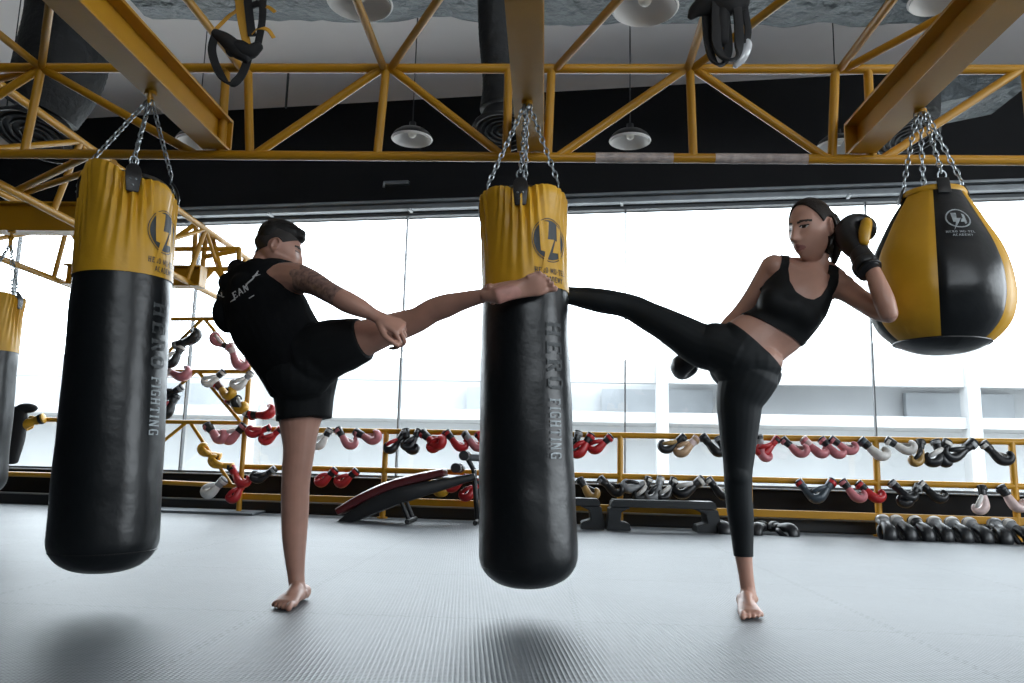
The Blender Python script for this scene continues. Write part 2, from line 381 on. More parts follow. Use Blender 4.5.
sc.cycles.max_bounces = 8; sc.cycles.diffuse_bounces = 4; sc.cycles.glossy_bounces = 3; sc.cycles.transparent_max_bounces = 12
sc.cycles.use_denoising = True; sc.cycles.caustics_reflective = False; sc.cycles.caustics_refractive = False

# ------------------------------------------------------------------ the yellow steel rig
TY, TZ0, TZ1, RC = 3.28, 1.826, 2.24, 0.021
TN = [-2.33, -1.55, -0.74, 0.0, 0.61, 1.26, 2.05, 2.75]
def bar(name, a, b, r, par, label=None, m=None):
    bm = bmesh.new(); rod(bm, a, b, r, 14); return link(name, bm, m or YEL, par, label)
t = thing('roof_truss', 'yellow steel lattice truss spanning the whole gym above both fighters', 'truss', (0, TY, TZ0), kind='thing')
bar('bottom_chord', (-3.2, TY, TZ0), (3.3, TY, TZ0), RC, t)
bar('top_chord', (-3.2, TY, TZ1), (3.3, TY, TZ1), RC, t)
for a, b in ((-2.33, -2.36), (-1.37, -1.33), (-1.47, -1.46), (-0.74, -0.76), (0.0, -0.01), (-0.19, -0.19), (0.61, 0.62), (1.24, 1.21), (1.38, 1.38), (2.05, 2.05), (2.75, 2.75)):
    bar('upright', (a, TY, TZ1), (b, TY, TZ0), 0.019, t)
for a, b in ((-2.33, -1.57), (-2.33, -2.9), (-0.76, -1.31), (-0.72, -0.2), (0.59, 0.03), (0.63, 1.19), (2.03, 1.42), (2.07, 2.72)):
    bar('brace', (a, TY, TZ1), (b, TY, TZ0), 0.019, t)
NY = 1.95
bar('near_chord', (-3.2, NY, TZ1), (3.3, NY, TZ1), RC, t)
for a, b in ((-2.33, -2.33), (-2.33, -1.38), (-1.40, -1.42), (-0.75, -0.75), (-0.72, 0.0), (0.02, 0.6), (0.60, 0.58), (0.62, 1.24), (1.26, 1.27), (1.28, 2.0), (-3.1, -2.4)):
    bar('lattice_strut', (a, TY, TZ1), (b, NY, TZ1), 0.017, t)
# pale sleeves where the paint is missing on the bottom chord
for a, b in ((PZ(596, 155, TZ0).x, PZ(673, 158, TZ0).x), (PZ(714, 160, TZ0).x, PZ(804, 163, TZ0).x)):
    bm = bmesh.new(); rod(bm, (a, TY, TZ0), (b, TY, TZ0), RC + 0.0015, 16); link('bare_sleeve', bm, mat('bare_primer', (0.42, 0.36, 0.34), 0.5, var=0.3, vscale=30), t, 'pale unpainted sleeve of the chord')
def ibeam(name, label, a, b, w, h, tw=0.012, group=None):
    """a: near end, b: far end, both at the centre of the underside"""
    a, b = V(a), V(b); t_ = thing(name, label, 'beam', b, group, 'thing'); d = (b - a); L_ = d.length; d.normalize()
    s = V((0, 0, 1)).cross(d) * -1; mt = Matrix((s, d, V((0, 0, 1)))).transposed().to_4x4(); mt.translation = a
    for nm, lo, hi in (('lower_flange', (-w / 2, 0, 0), (w / 2, L_, tw)), ('web', (-tw / 2, 0, tw), (tw / 2, L_, h - tw)), ('upper_flange', (-w / 2, 0, h - tw), (w / 2, L_, h))):
        bm = bmesh.new(); box(bm, lo, hi, mt, 0.002); link(nm, bm, YEL, t_, smooth=False)
    bm = bmesh.new(); box(bm, (-w / 2, L_ - 0.012, tw), (-tw / 2, L_, h - tw), mt); box(bm, (tw / 2, L_ - 0.012, tw), (w / 2, L_, h - tw), mt); link('end_plate', bm, YEL, t_, smooth=False)
    return t_
BZ = TZ0 + RC + 0.002
for x, lab in ((-1.485, 'thick yellow I-beam overhead carrying the large black heavy bag on the left'), (-0.085, 'thick yellow I-beam overhead carrying the kicked central heavy bag'), (1.335, 'thick yellow I-beam overhead carrying the round ball bag')):
    ibeam('steel_beam', lab, (x, 0.2, BZ), (x, TY + 0.03, BZ), 0.115, 0.15)
# left lattice running away towards the windows
def ladder(name, label, X0, X1, y0, y1, step, par_extra=None):
    t_ = thing(name, label, 'truss', (X0, y0, TZ0), kind='thing')
    bar('bottom_chord', (X0, y0, TZ0), (X0, y1, TZ0), 0.022, t_); bar('top_chord', (X1, y0, TZ1), (X1, y1, TZ1), 0.022, t_)
    y = y0 + 0.25; k = 0
    while y < y1:
        bar('upright', (X0, y, TZ0), (X1, y, TZ1), 0.018, t_)
        if y + step < y1:
            bar('brace', (X0, y, TZ0) if k % 2 else (X1, y, TZ1), (X1, y + step, TZ1) if k % 2 else (X0, y + step, TZ0), 0.016, t_)
        y += step; k += 1
    return t_
lt = ladder('side_truss', 'yellow lattice truss running back to the windows behind the left heavy bag', -2.75, -2.64, 2.2, 7.0, 0.83)
bar('cross_strut', P(18, 190, 3.85), (-2.05, TY, TZ0), 0.018, lt); bar('cross_strut', P(24, 193, 3.9), (-2.0, TY + 0.1, TZ0), 0.016, lt)
bar('cross_strut', (-2.64, 3.4, TZ1), (-2.33, TY, TZ1), 0.018, lt)
lt2 = ladder('side_truss', 'pale yellow lattice truss far left, behind the small cut-off heavy bag', -3.78, -3.72, 3.6, 7.2, 0.95)
# far cross truss
t = thing('cross_truss', 'small far yellow lattice between the left bag and the man, against the window', 'truss', (-2.7, 6.3, TZ0), kind='thing')
for nm, a, b in (('chord', (172, 249), (240, 249)), ('chord', (172, 269), (236, 269)), ('upright', (239, 248), (239, 262)), ('upright', (196, 224), (193, 279)), ('upright', (207, 229), (201, 281)),
                 ('brace', (211, 232), (222, 275)), ('brace', (204, 257), (236, 251)), ('brace', (213, 269), (203, 280)), ('brace', (216, 269), (224, 280)), ('brace', (197, 223), (171, 241))):
    bar(nm, P(*a, 6.1), P(*b, 6.1), 0.020, t)
ibeam('steel_beam', 'dark yellow beam crossing behind the left bag, carrying the far-left small bag', (-4.6, 4.72, 1.885), (-2.70, 4.72, 1.885), 0.115, 0.19)
ibeam('steel_beam', 'short far yellow beam end showing between the left bag and side truss', (P(67, 272, 5.85).x, 5.85, 1.80), (-2.66, 5.85, 1.80), 0.12, 0.16)

# ------------------------------------------------------------------ ducts, vents, lamps under the ceiling
def duct():
    t_ = thing('ventilation_duct', 'long grey foil-wrapped duct under the pale ceiling along the top', 'duct', (-0.5, 4.75, 3.5))
    bm = bmesh.new(); n = 70; rings = []
    for i in range(n + 1):
        x = -2.95 + 5.55 * i / n; ring = []
        for k in range(28):
            a = 2 * math.pi * k / 28; c, s = math.cos(a), math.sin(a); kk = (abs(c) ** 5 + abs(s) ** 5) ** (-0.2)
            p = V((x, 4.75 + 0.55 * c * kk, 3.84 + 0.012 * x * -1 + 0.24 * s * kk)); d = noise.noise(p * 3.1) * 0.035 + noise.noise(p * 9) * 0.014
            ring.append(bm.verts.new(p + V((0, c, s)) * d))
        rings.append(ring)
    for i in range(n):
        for k in range(28): bm.faces.new((rings[i][k], rings[i][(k + 1) % 28], rings[i + 1][(k + 1) % 28], rings[i + 1][k]))
    bm.faces.new(rings[0][::-1]); bm.faces.new(rings[-1]); link('foil_wrap', bm, DUCTM, t_)
    for px in (318, 572, 700, 870):
        bm = bmesh.new(); q = P(px, 40, 4.6); random.seed(px)
        for k in range(5):
            b = V((q.x + (k - 2) * 0.05, 4.30, 3.66)); e = b + V((random.uniform(-.05, .05), -0.02, -0.06 - random.random() * 0.12)); rod(bm, b, e, 0.03, 6, 0.004)
        link('torn_wrap', bm, DUCTM, t_)
    for px in (196, 402, 716):
        q = P(px, 30, 4.5); bm = bmesh.new(); rod(bm, (q.x, 4.5, 3.7), (q.x, 4.5, ZC), 0.008, 8); link('hanger', bm, BLKPLASTIC, t_)
duct()
def flex(name, label, pts, rad, vent, vr, nrm):
    t_ = thing(name, label, 'duct', vent)
    bm = bmesh.new(); m_ = len(pts); n = 60; sub = 60 // (m_ - 1)
    P_, R_ = [], []
    for k in range((m_ - 1) * sub + 1):
        u = k / sub; P_.append(cr([V(p) for p in pts], u)); R_.append(cr(rad, u) * (1 + 0.012 * (k % 2)))
    loft(bm, P_, R_, side=V((0.3, 0.9, 0.1)), n=26, sub=1, cap=(0, 0)); link('flexible_hose', bm, FLEX, t_)
    bm = bmesh.new(); nv = V(nrm).normalized(); torus(bm, V(vent), nv, vr, 0.014, 36, 8); rod(bm, V(vent) - nv * 0.10, V(vent) - nv * 0.005, vr * 0.75, 32, vr); link('collar', bm, BLKPLASTIC, t_)
    for q in (0.8, 0.6, 0.4, 0.2):
        bm = bmesh.new(); torus(bm, V(vent) + nv * 0.004, nv, vr * q, 0.008, 30, 6); link('louvre_ring', bm, BLKPLASTIC, t_)
    return t_
Y_ = 4.9
flex('flexible_duct', 'wide black flexible duct hanging in the top left corner', [P(70, -60, Y_), P(72, 10, Y_), P(60, 70, Y_), P(40, 112, Y_)], [0.30, 0.28, 0.28, 0.24], P(37, 136, Y_), 0.27, (-0.1, -0.3, -1))
flex('flexible_duct', 'black vertical flexible duct with round vent behind the central beam', [P(494, -40, 4.0), P(494, 30, 4.0), P(500, 80, 4.0), P(503, 108, 4.0)], [0.095, 0.085, 0.095, 0.125], P(503, 131, 4.0), 0.155, (0, -0.25, -1))
flex('flexible_duct', 'dark flexible duct with round vent behind the ball bag chains', [P(960, -30, 5.3), P(950, 30, 5.3), P(925, 80, 5.3), P(915, 112, 5.3)], [0.13, 0.12, 0.12, 0.16], P(908, 138, 5.3), 0.2, (0.1, -0.25, -1))
bm = bmesh.new(); q = P(974, 92, 5.6)
ax = Matrix.Translation(q); prism(bm, [(-0.33, -0.10), (0.40, 0.06), (0.36, 0.16), (-0.15, 0.16)], ax, 0, 0.5); solo('duct_elbow', bm, DUCTM, 'grey sheet-metal duct piece under the right ceiling corner', 'duct', q, smooth=False)
def lamp(px, py, Y, rr, label, group=None):
    c = P(px, py, Y); t_ = thing('pendant_lamp', label, 'lamp', c)
    prof = [(1.0, 0.0), (0.97, 0.10), (0.86, 0.26), (0.66, 0.42), (0.42, 0.52), (0.24, 0.57), (0.17, 0.68), (0.16, 0.86), (0.05, 0.9)]
    for nm, off, m_ in (('shade', 0.0, SHADEOUT), ('reflector', -0.012, WHITEP)):
        bm = bmesh.new(); rings = []
        pr = prof if nm == 'shade' else prof[:6] + [(0.02, 0.56)]
        for r_, z_ in pr: rings.append([bm.verts.new(c + V((math.cos(2 * math.pi * i / 36) * (r_ * rr + (off if r_ > .05 else 0)), math.sin(2 * math.pi * i / 36) * (r_ * rr + (off if r_ > .05 else 0)), z_ * rr + off))) for i in range(36)])
        for a in range(len(rings) - 1):
            for i in range(36): bm.faces.new((rings[a][i], rings[a][(i + 1) % 36], rings[a + 1][(i + 1) % 36], rings[a + 1][i]))
        link(nm, bm, m_, t_)
    bm = bmesh.new(); torus(bm, c, (0, 0, 1), rr - 0.006, 0.007, 36, 6); link('rim', bm, SHADEOUT if rr < 0.2 and False else WHITEP, t_)
    bm = bmesh.new(); ball(bm, c + V((0, 0, 0.27 * rr)), 0.16 * rr + 0.008, n=16); rod(bm, c + V((0, 0, 0.35 * rr)), c + V((0, 0, 0.6 * rr)), 0.02, 10); link('bulb', bm, BULB, t_)
    bm = bmesh.new(); rod(bm, c + V((0, 0, 0.88 * rr)), (c.x, c.y, ZC), 0.0045, 6); link('cord', bm, BLKPLASTIC, t_)
lamp(412, 139, 5.6, 0.155, 'white-lined pendant lamp between the left and central beams, above the man')
lamp(630, 141, 5.6, 0.155, 'white-lined pendant lamp right of the central beam, against the black bulkhead')
lamp(838, 147, 5.6, 0.155, 'pendant lamp half hidden by the end of the right beam')
lamp(197, 142, 5.6, 0.155, 'pendant lamp half hidden by the end of the left beam')
lamp(645, 8, 3.95, 0.18, 'larger pendant lamp cut by the top edge, beside the central beam')
lamp(360, 3, 3.95, 0.18, 'pendant lamp at the top edge above the left truss node')
lamp(938, 0, 3.95, 0.15, 'pendant lamp at the top edge behind the right beam')
lamp(3, 136, 5.2, 0.20, 'pendant lamp at the left edge beside the wide black duct')
for px, py0 in ((288, 78), (655, 33), (816, 42)):
    q = P(px, py0, 6.9); bm = bmesh.new(); rod(bm, (q.x, q.y, q.z - 0.30), (q.x, q.y, ZC), 0.012, 8); rod(bm, (q.x - 0.05, q.y, ZC - 0.03), (q.x + 0.05, q.y, ZC - 0.03), 0.015, 8)
    solo('ceiling_rod', bm, BLKPLASTIC, {288: 'black threaded rod hanging from the pale ceiling left of the duct lamp', 655: 'black rod hanging from the ceiling right of the central beam', 816: 'black rod hanging from the ceiling near the right beam'}[px], 'rod', (q.x, q.y, ZC - 0.3))
q = PW(397, 184, 0.0); bm = bmesh.new(); wbox(bm, q.x - 0.13, q.x + 0.13, q.z - 0.02, q.z + 0.02, 0, 0.05, 0.006); rod(bm, q + WN * 0.05 + WE * -0.12, q + WN * 0.05 + WE * -0.12 + V((0, 0, -0.05)), 0.012, 8)
solo('wall_bracket', bm, STEEL, 'small grey metal bracket on the black bulkhead above the window', 'bracket', q, smooth=False)
# ------------------------------------------------------------------ lettering
GL = {'H': [(.15, 0, .15, 1, .2), (.65, 0, .65, 1, .2), (.15, .5, .65, .5, .13), (0, .04, .32, .04, .08), (.48, .04, .8, .04, .08), (0, .96, .32, .96, .08), (.48, .96, .8, .96, .08)],
      'E': [(.15, 0, .15, 1, .2), (.0, .06, .66, .06, .12), (.0, .94, .66, .94, .12), (.15, .5, .5, .5, .12), (.64, 0, .64, .26, .08), (.64, .74, .64, 1, .08)],
      'R': [(.15, 0, .15, 1, .2), (0, .04, .32, .04, .08), (0, .94, .5, .94, .12), (.15, .5, .5, .5, .12), (.56, .55, .56, .9, .18), (.35, .5, .66, .0, .18)],
      'O': [(.1, .2, .1, .8, .2), (.6, .2, .6, .8, .2), (.15, .06, .55, .06, .12), (.15, .94, .55, .94, .12), (.1, .2, .2, .06, .14), (.6, .2, .5, .06, .14), (.1, .8, .2, .94, .14), (.6, .8, .5, .94, .14)],
      'F': [(.15, 0, .15, 1, .2), (0, .04, .34, .04, .08), (0, .94, .66, .94, .12), (.15, .5, .5, .5, .12), (.64, .72, .64, 1, .08)],
      'I': [(.16, 0, .16, 1, .2), (0, .04, .32, .04, .08), (0, .96, .32, .96, .08)],
      'G': [(.1, .2, .1, .8, .2), (.15, .06, .6, .06, .12), (.15, .94, .6, .94, .12), (.1, .2, .2, .06, .14), (.1, .8, .2, .94, .14), (.62, .0, .62, .42, .16), (.42, .42, .72, .42, .1), (.62, .72, .62, .94, .1)],
      'T': [(.33, 0, .33, 1, .2), (.15, .04, .51, .04, .08), (0, .94, .66, .94, .12), (.03, .74, .03, .95, .08), (.63, .74, .63, .95, .08)],
      'N': [(.12, 0, .12, 1, .14), (.66, 0, .66, 1, .14), (.12, 1, .66, 0, .2), (0, .04, .26, .04, .08), (.54, .96, .8, .96, .08)],
      'M': [(.1, 0, .1, 1, .15), (.8, 0, .8, 1, .15), (.1, 1, .45, .2, .17), (.8, 1, .45, .2, .17)], 'U': [(.1, .1, .1, 1, .18), (.6, .1, .6, 1, .18), (.1, .06, .6, .06, .14)],
      'A': [(.0, 0, .35, 1, .17), (.7, 0, .35, 1, .17), (.15, .35, .55, .35, .12)], 'C': [(.1, .1, .1, .9, .18), (.1, .06, .6, .06, .13), (.1, .94, .6, .94, .13)],
      'D': [(.1, 0, .1, 1, .18), (.1, .06, .45, .06, .13), (.1, .94, .45, .94, .13), (.6, .2, .6, .8, .18), (.45, .06, .6, .2, .14), (.45, .94, .6, .8, .14)],
      'Y': [(.35, 0, .35, .5, .17), (0, 1, .35, .5, .17), (.7, 1, .35, .5, .17)], 'L': [(.1, 0, .1, 1, .18), (.1, .06, .6, .06, .13)], '-': [(.05, .5, .4, .5, .13)], ' ': []}
GW = {'I': .42, 'M': 1.05, 'H': .95, 'N': .95, ' ': .4, '-': .55}
def text(bm, s, size, mp, u0=0.0, v0=0.0, gap=0.12):
    """draw s with mp(u, v): u along the line, v up"""
    u = u0
    for ch in s:
        for x0, y0, x1, y1, w_ in GL[ch]:
            d = V((x1 - x0, y1 - y0)); L_ = d.length; d /= L_; p = V((-d.y, d.x)) * (w_ / 2); n = 4
            row = []
            for k in range(n + 1):
                c = V((x0, y0)) + d * (L_ * k / n)
                row.append([bm.verts.new(mp(u + (c.x + sg * p.x) * size, v0 + (c.y + sg * p.y) * size)) for sg in (-1, 1)])
            for k in range(n): bm.faces.new((row[k][0], row[k][1], row[k + 1][1], row[k + 1][0]))
        u += (GW.get(ch, .82) + gap) * size
    return u
def poly(bm, pts, mp): 
    b2 = bmesh.new(); f = b2.faces.new([b2.verts.new((x, y, 0)) for x, y in pts]); bmesh.ops.triangulate(b2, faces=[f])
    big = max(max(p[i] for p in pts) - min(p[i] for p in pts) for i in (0, 1))
    for _ in range(4):
        es = [e for e in b2.edges if e.calc_length() > big * 0.07]
        if not es: break
        bmesh.ops.subdivide_edges(b2, edges=es, cuts=1); bmesh.ops.triangulate(b2, faces=b2.faces[:])
    vm = {v: bm.verts.new(mp(v.co.x, v.co.y)) for v in b2.verts}
    for f in b2.faces: bm.faces.new([vm[v] for v in f.verts])
    b2.free()
def disc(bm, cx, cy, r0, r1, mp, n=40):
    a = [[bm.verts.new(mp(cx + r * math.cos(2 * math.pi * i / n), cy + r * math.sin(2 * math.pi * i / n))) for i in range(n)] for r in [r0 + 1e-5 + (r1 - r0) * k / 8 for k in range(9)]]
    for q in range(8):
        for i in range(n): bm.faces.new((a[q][i], a[q][(i + 1) % n], a[q + 1][(i + 1) % n], a[q + 1][i]))
BOLT = [(-.72, .92), (-.1, .9), (-.18, .02), (.28, .06), (-.72, -2.0), (-.36, -.62), (-.62, -.58)]
BARH = [(.48, .82), (.78, .6), (.78, -.75), (.55, -1.0), (.5, -.6), (.12, -.62), (.36, .02), (.48, .0)]
def emblem(par, mp, cx, cy, r, dark, light, ring=None):
    bm = bmesh.new(); disc(bm, cx, cy, 0, r, lambda u, v: mp(u, v, 0.0015)); disc(bm, cx, cy, r * 1.07, r * 1.11, lambda u, v: mp(u, v, 0.0015)); link('emblem_disc', bm, dark, par)
    bm = bmesh.new()
    for pl in (BOLT, BARH): poly(bm, [(cx + x * r, cy + y * r) for x, y in pl], lambda u, v: mp(u, v, 0.0028))
    link('emblem_bolt', bm, light, par)

# ------------------------------------------------------------------ heavy bags
def chain(bm, a, b, pitch=0.024, w=0.0032):
    a, b = V(a), V(b); t, s, q = frame(b - a, V((0.3, 1, 0.2))); n = max(2, round((b - a).length / pitch)); st = (b - a) / n
    for i in range(n):
        c = a + st * (i + 0.5); nn = s if i % 2 else q
        torus(bm, c, nn, 0.0085, w, 10, 5, stretch=(1.0, 1.0) if False else (1.75, 0.95), up=t)
def hook(par, p, top):
    """yellow eye bolt and snap hook from the beam underside (top) down to p"""
    bm = bmesh.new(); rod(bm, top + V((0, 0, 0.002)), top + V((0, 0, -0.012)), 0.022, 12); rod(bm, top, (top.x, top.y, p.z + 0.062), 0.008, 10); torus(bm, V((top.x, top.y, p.z + 0.052)), (0, 1, 0), 0.014, 0.006, 16, 8); link('eye_bolt', bm, YEL, par)
    bm = bmesh.new(); torus(bm, V((p.x, p.y, p.z + 0.02)), (1, 0.25, 0), 0.017, 0.0068, 20, 8, stretch=(1.9, 1.0), up=V((0, 0, 1))); link('snap_hook', bm, YEL, par)
def bag(label, A, B, r, hk, top_z, split, face=None, letters=None, tilt=0.0, seed=0, t0=0):
    """A: centre of the top rim, B: centre of the bottom, r radius, hk: hook point, split: fraction of the length under the yellow cover,
    face: azimuth (deg, 0 = towards -y, + = towards +x) of the logo"""
    A, B, hk = V(A), V(B), V(hk); L_ = (A - B).length; ax = (A - B).normalized()
    s = V((1, 0, 0)); s = (s - ax * s.dot(ax)).normalized(); q = ax.cross(s)              # q points to +y
    def at(az, h, rad): a = R(az); rad = rad * (1 - 0.15 * max(0, min(1.05, h / L_)) ** 1.6); return B + ax * h + s * (math.sin(a) * rad) - q * (math.cos(a) * rad)
    t_ = thing('heavy_bag', label, 'punching bag', B, 'hanging heavy bags')
    rnd = random.Random(seed)
    def tp(h): return 1 - 0.15 * max(0, min(1.05, h / L_)) ** 1.6
    def dent(p): return noise.noise(p * 3.0 + V((seed, 0, 0))) * 0.007 + noise.noise(p * 8.0 + V((0, seed, 0))) * 0.0025
    # black body, rounded at the bottom
    bm = bmesh.new(); n = 72; prof = []
    for k in range(16): a = R(90 * k / 15); prof.append((max(0.001, r * math.sin(a) ** 0.80), 0.115 * (1 - math.cos(a))))
    hs = L_ * (1 - split)
    for k in range(1, 26): prof.append((r * (1.0 - 0.02 * math.sin(math.pi * k / 25) + 0.0), 0.115 + (hs + 0.02 - 0.115) * k / 25))
    rings = []
    for rr, h in prof: rings.append([bm.verts.new(at(360 * i / n, h, rr + (dent(at(360 * i / n, h, rr)) if rr > r * 0.7 else 0))) for i in range(n)])
    for k in range(len(rings) - 1):
        for i in range(n): bm.faces.new((rings[k][i], rings[k][(i + 1) % n], rings[k + 1][(i + 1) % n], rings[k + 1][i]))
    bmesh.ops.recalc_face_normals(bm, faces=bm.faces[:]); body = link('body', bm, BLKVINYL, t_)
    # seam piping near the bottom
    bm = bmesh.new(); rr_ = []
    for i in range(n): rr_.append(at(360 * i / n, 0.075, r * 0.938))
    for i in range(n): rod(bm, rr_[i], rr_[(i + 1) % n], 0.0028, 5)
    link('bottom_seam', bm, BLKLEATHER, t_)
    # yellow cover with pleats fanning down from the tabs
    bm = bmesh.new(); n = 180; rings = []; m = 26; hc = L_ * split; tabs = [t0, t0 + 90, t0 + 180, t0 + 270]
    def cover(az, u):
        """u 0 bottom .. 1 top"""
        x = 0.0
        for tb in tabs:
            d = (az - tb + 180) % 360 - 180
            d *= 1.0 + 0.0015 * abs(d)
            w_ = (1 - abs(d) / 45) if abs(d) < 45 else 0
            if w_ > 0: x += w_ * math.sin(d * (0.62 - 0.25 * (1 - u)) + 1.0) * 0.017 * u ** 1.3
        x += 0.016 * u ** 8 * (abs(math.sin(R((az - t0) * 2))))                                 # billows between tabs at the rim
        x -= 0.012 * max(0, (u - 0.93) / 0.07) ** 2
        x += 0.004 * math.sin(R(az * 5 + seed * 40)) * u + noise.noise(V((az * 0.05, u * 4, seed))) * 0.006 * u
        return r + 0.004 + x
    for k in range(m + 1):
        u = k / m; ring = []
        for i in range(n):
            az = 360 * i / n; sc_ = 0.042 * abs(math.sin(R((az - t0) * 2))) ** 0.7 - 0.030 - tilt * math.sin(R(az - 28))
            h = hs + (hc + sc_ * u ** 3) * u; ring.append(bm.verts.new(at(az, h, cover(az, u) + dent(at(az, h, r)))))
        rings.append(ring)
    ring = [bm.verts.new(v.co - (v.co - A).normalized() * 0.018 - ax * 0.006) for v in rings[-1]]; rings.append(ring)
    ring = [bm.verts.new(v.co - ax * 0.05) for v in ring]; rings.append(ring)
    for k in range(len(rings) - 1):
        for i in range(n): bm.faces.new((rings[k][i], rings[k][(i + 1) % n], rings[k + 1][(i + 1) % n], rings[k + 1][i]))
    bmesh.ops.recalc_face_normals(bm, faces=bm.faces[:]); link('yellow_cover', bm, YELVINYL, t_, 'yellow vinyl cover gathered at the top')
    # black closed top inside the rim
    bm = bmesh.new(); rg = []
    for rr, h in ((0.001, 0.012), (r * 0.5, 0.018), (r * 0.8, 0.012), (r * 0.97, -0.012)): rg.append([bm.verts.new(at(7.5 * i, L_ + h, rr)) for i in range(48)])
    for k in range(3):
        for i in range(48): bm.faces.new((rg[k][i], rg[k][(i + 1) % 48], rg[k + 1][(i + 1) % 48], rg[k + 1][i]))
    bmesh.ops.recalc_face_normals(bm, faces=bm.faces[:]); link('top_panel', bm, BLKLEATHER, t_)
    hookp = hk
    for tb in tabs:
        bm = bmesh.new(); pts = [at(tb, L_ - 0.075, r + 0.012), at(tb, L_ - 0.02, r + 0.014), at(tb, L_ + 0.012, r - 0.0), at(tb, L_ + 0.03, r - 0.012)]
        tang = s * math.cos(R(tb)) + q * math.sin(R(tb)); loft(bm, pts, [(0.020, 0.004), (0.026, 0.004), (0.024, 0.004), (0.014, 0.004)], side=tang, n=12, sub=4, cap=(1, 1), sq=3)
        tab = link('strap_tab', bm, BLKLEATHER, t_)
        bm = bmesh.new()
        for dz, dx in ((-0.032, -0.009), (-0.032, 0.009), (-0.055, 0)):
            c = at(tb, L_ + dz, r + 0.018) + tang * dx; ball(bm, c, 0.0042, n=8)
        link('rivet', bm, CHAIN, tab)
        ring_c = at(tb, L_ + 0.045, r - 0.016)
        bm = bmesh.new(); torus(bm, ring_c, s * math.sin(R(tb)) * -1 + q * math.cos(R(tb)), 0.014, 0.003, 16, 6, stretch=(1.2, 1)); link('ring', bm, CHAIN, tab)
        bm = bmesh.new(); chain(bm, ring_c + ax * 0.012, hookp + V((0, 0, 0.002)) + (s * math.sin(R(tb)) - q * math.cos(R(tb))) * 0.006); link('chain', bm, CHAIN, t_)
    hook(t_, hookp, V((hookp.x, hookp.y, top_z)))
    if face is not None:
        hb = lambda u, v, o: at(face + math.degrees(u / r), hs + v, cover((face + math.degrees(u / r)) % 360, v / hc) + dent(at(face + math.degrees(u / r), hs + v, r)) + o + 0.0015)
        emblem(t_, hb, 0, hc * 0.46, 0.072, PRINTBLK, YELVINYL)
        bm = bmesh.new(); e = text(bm, 'HERO MU-TEL', 0.020, lambda u, v: hb(u * 0.75, v, 0.0008), -0.095, 0.046); text(bm, 'ACADEMY', 0.020, lambda u, v: hb(u * 0.75, v, 0.0008), -0.055, 0.016); link('small_lettering', bm, PRINTBLK, t_)
    if letters is not None:
        az, htop, size, fade = letters
        f = lambda u, v: at(az + math.degrees((v - size * 0.5) / r), htop - u, r * 0.985 + dent(at(az + math.degrees((v - size * .5) / r), htop - u, r)) + 0.004)
        fb = lambda u, v: f(u, v)
        bm = bmesh.new(); e = text(bm, 'HERO', size * 1.5, lambda u, v: f(u * 0.86, v - size * 0.12), 0, 0, gap=0.18); link('large_lettering', bm, PRINTFADE if fade else PRINT, t_, 'worn HERO lettering reading downwards')
        bm = bmesh.new(); e *= 0.86; text(bm, 'FIGHTING', size, lambda u, v: f(e + size * 0.3 + u * 0.62, v), 0, 0, gap=0.14); link('large_lettering', bm, PRINT, t_, 'grey FIGHTING lettering reading downwards')
    return t_
bag('large black heavy bag with yellow top, left of the man with back turned', P(130, 185, 2.73), P(102, 573, 2.73), 0.180, P(150, 101, 2.73), BZ, 0.262, face=78, letters=(76, 0.93, 0.047, True), tilt=0.045, seed=3, t0=32)
bag('black heavy bag with yellow top between the two fighters, being kicked from both sides', P(523, 199, 2.8), P(529, 588, 2.8), 0.172, P(527, 104, 2.8), BZ, 0.262, face=38, letters=(38, 0.90, 0.047, True), seed=11, t0=-2)
bag('small far heavy bag with yellow top, cut off by the left edge', P(-1, 297, 4.7), P(-23, 496, 4.7), 0.150, P(10, 246, 4.7), 1.885, 0.285, seed=23)

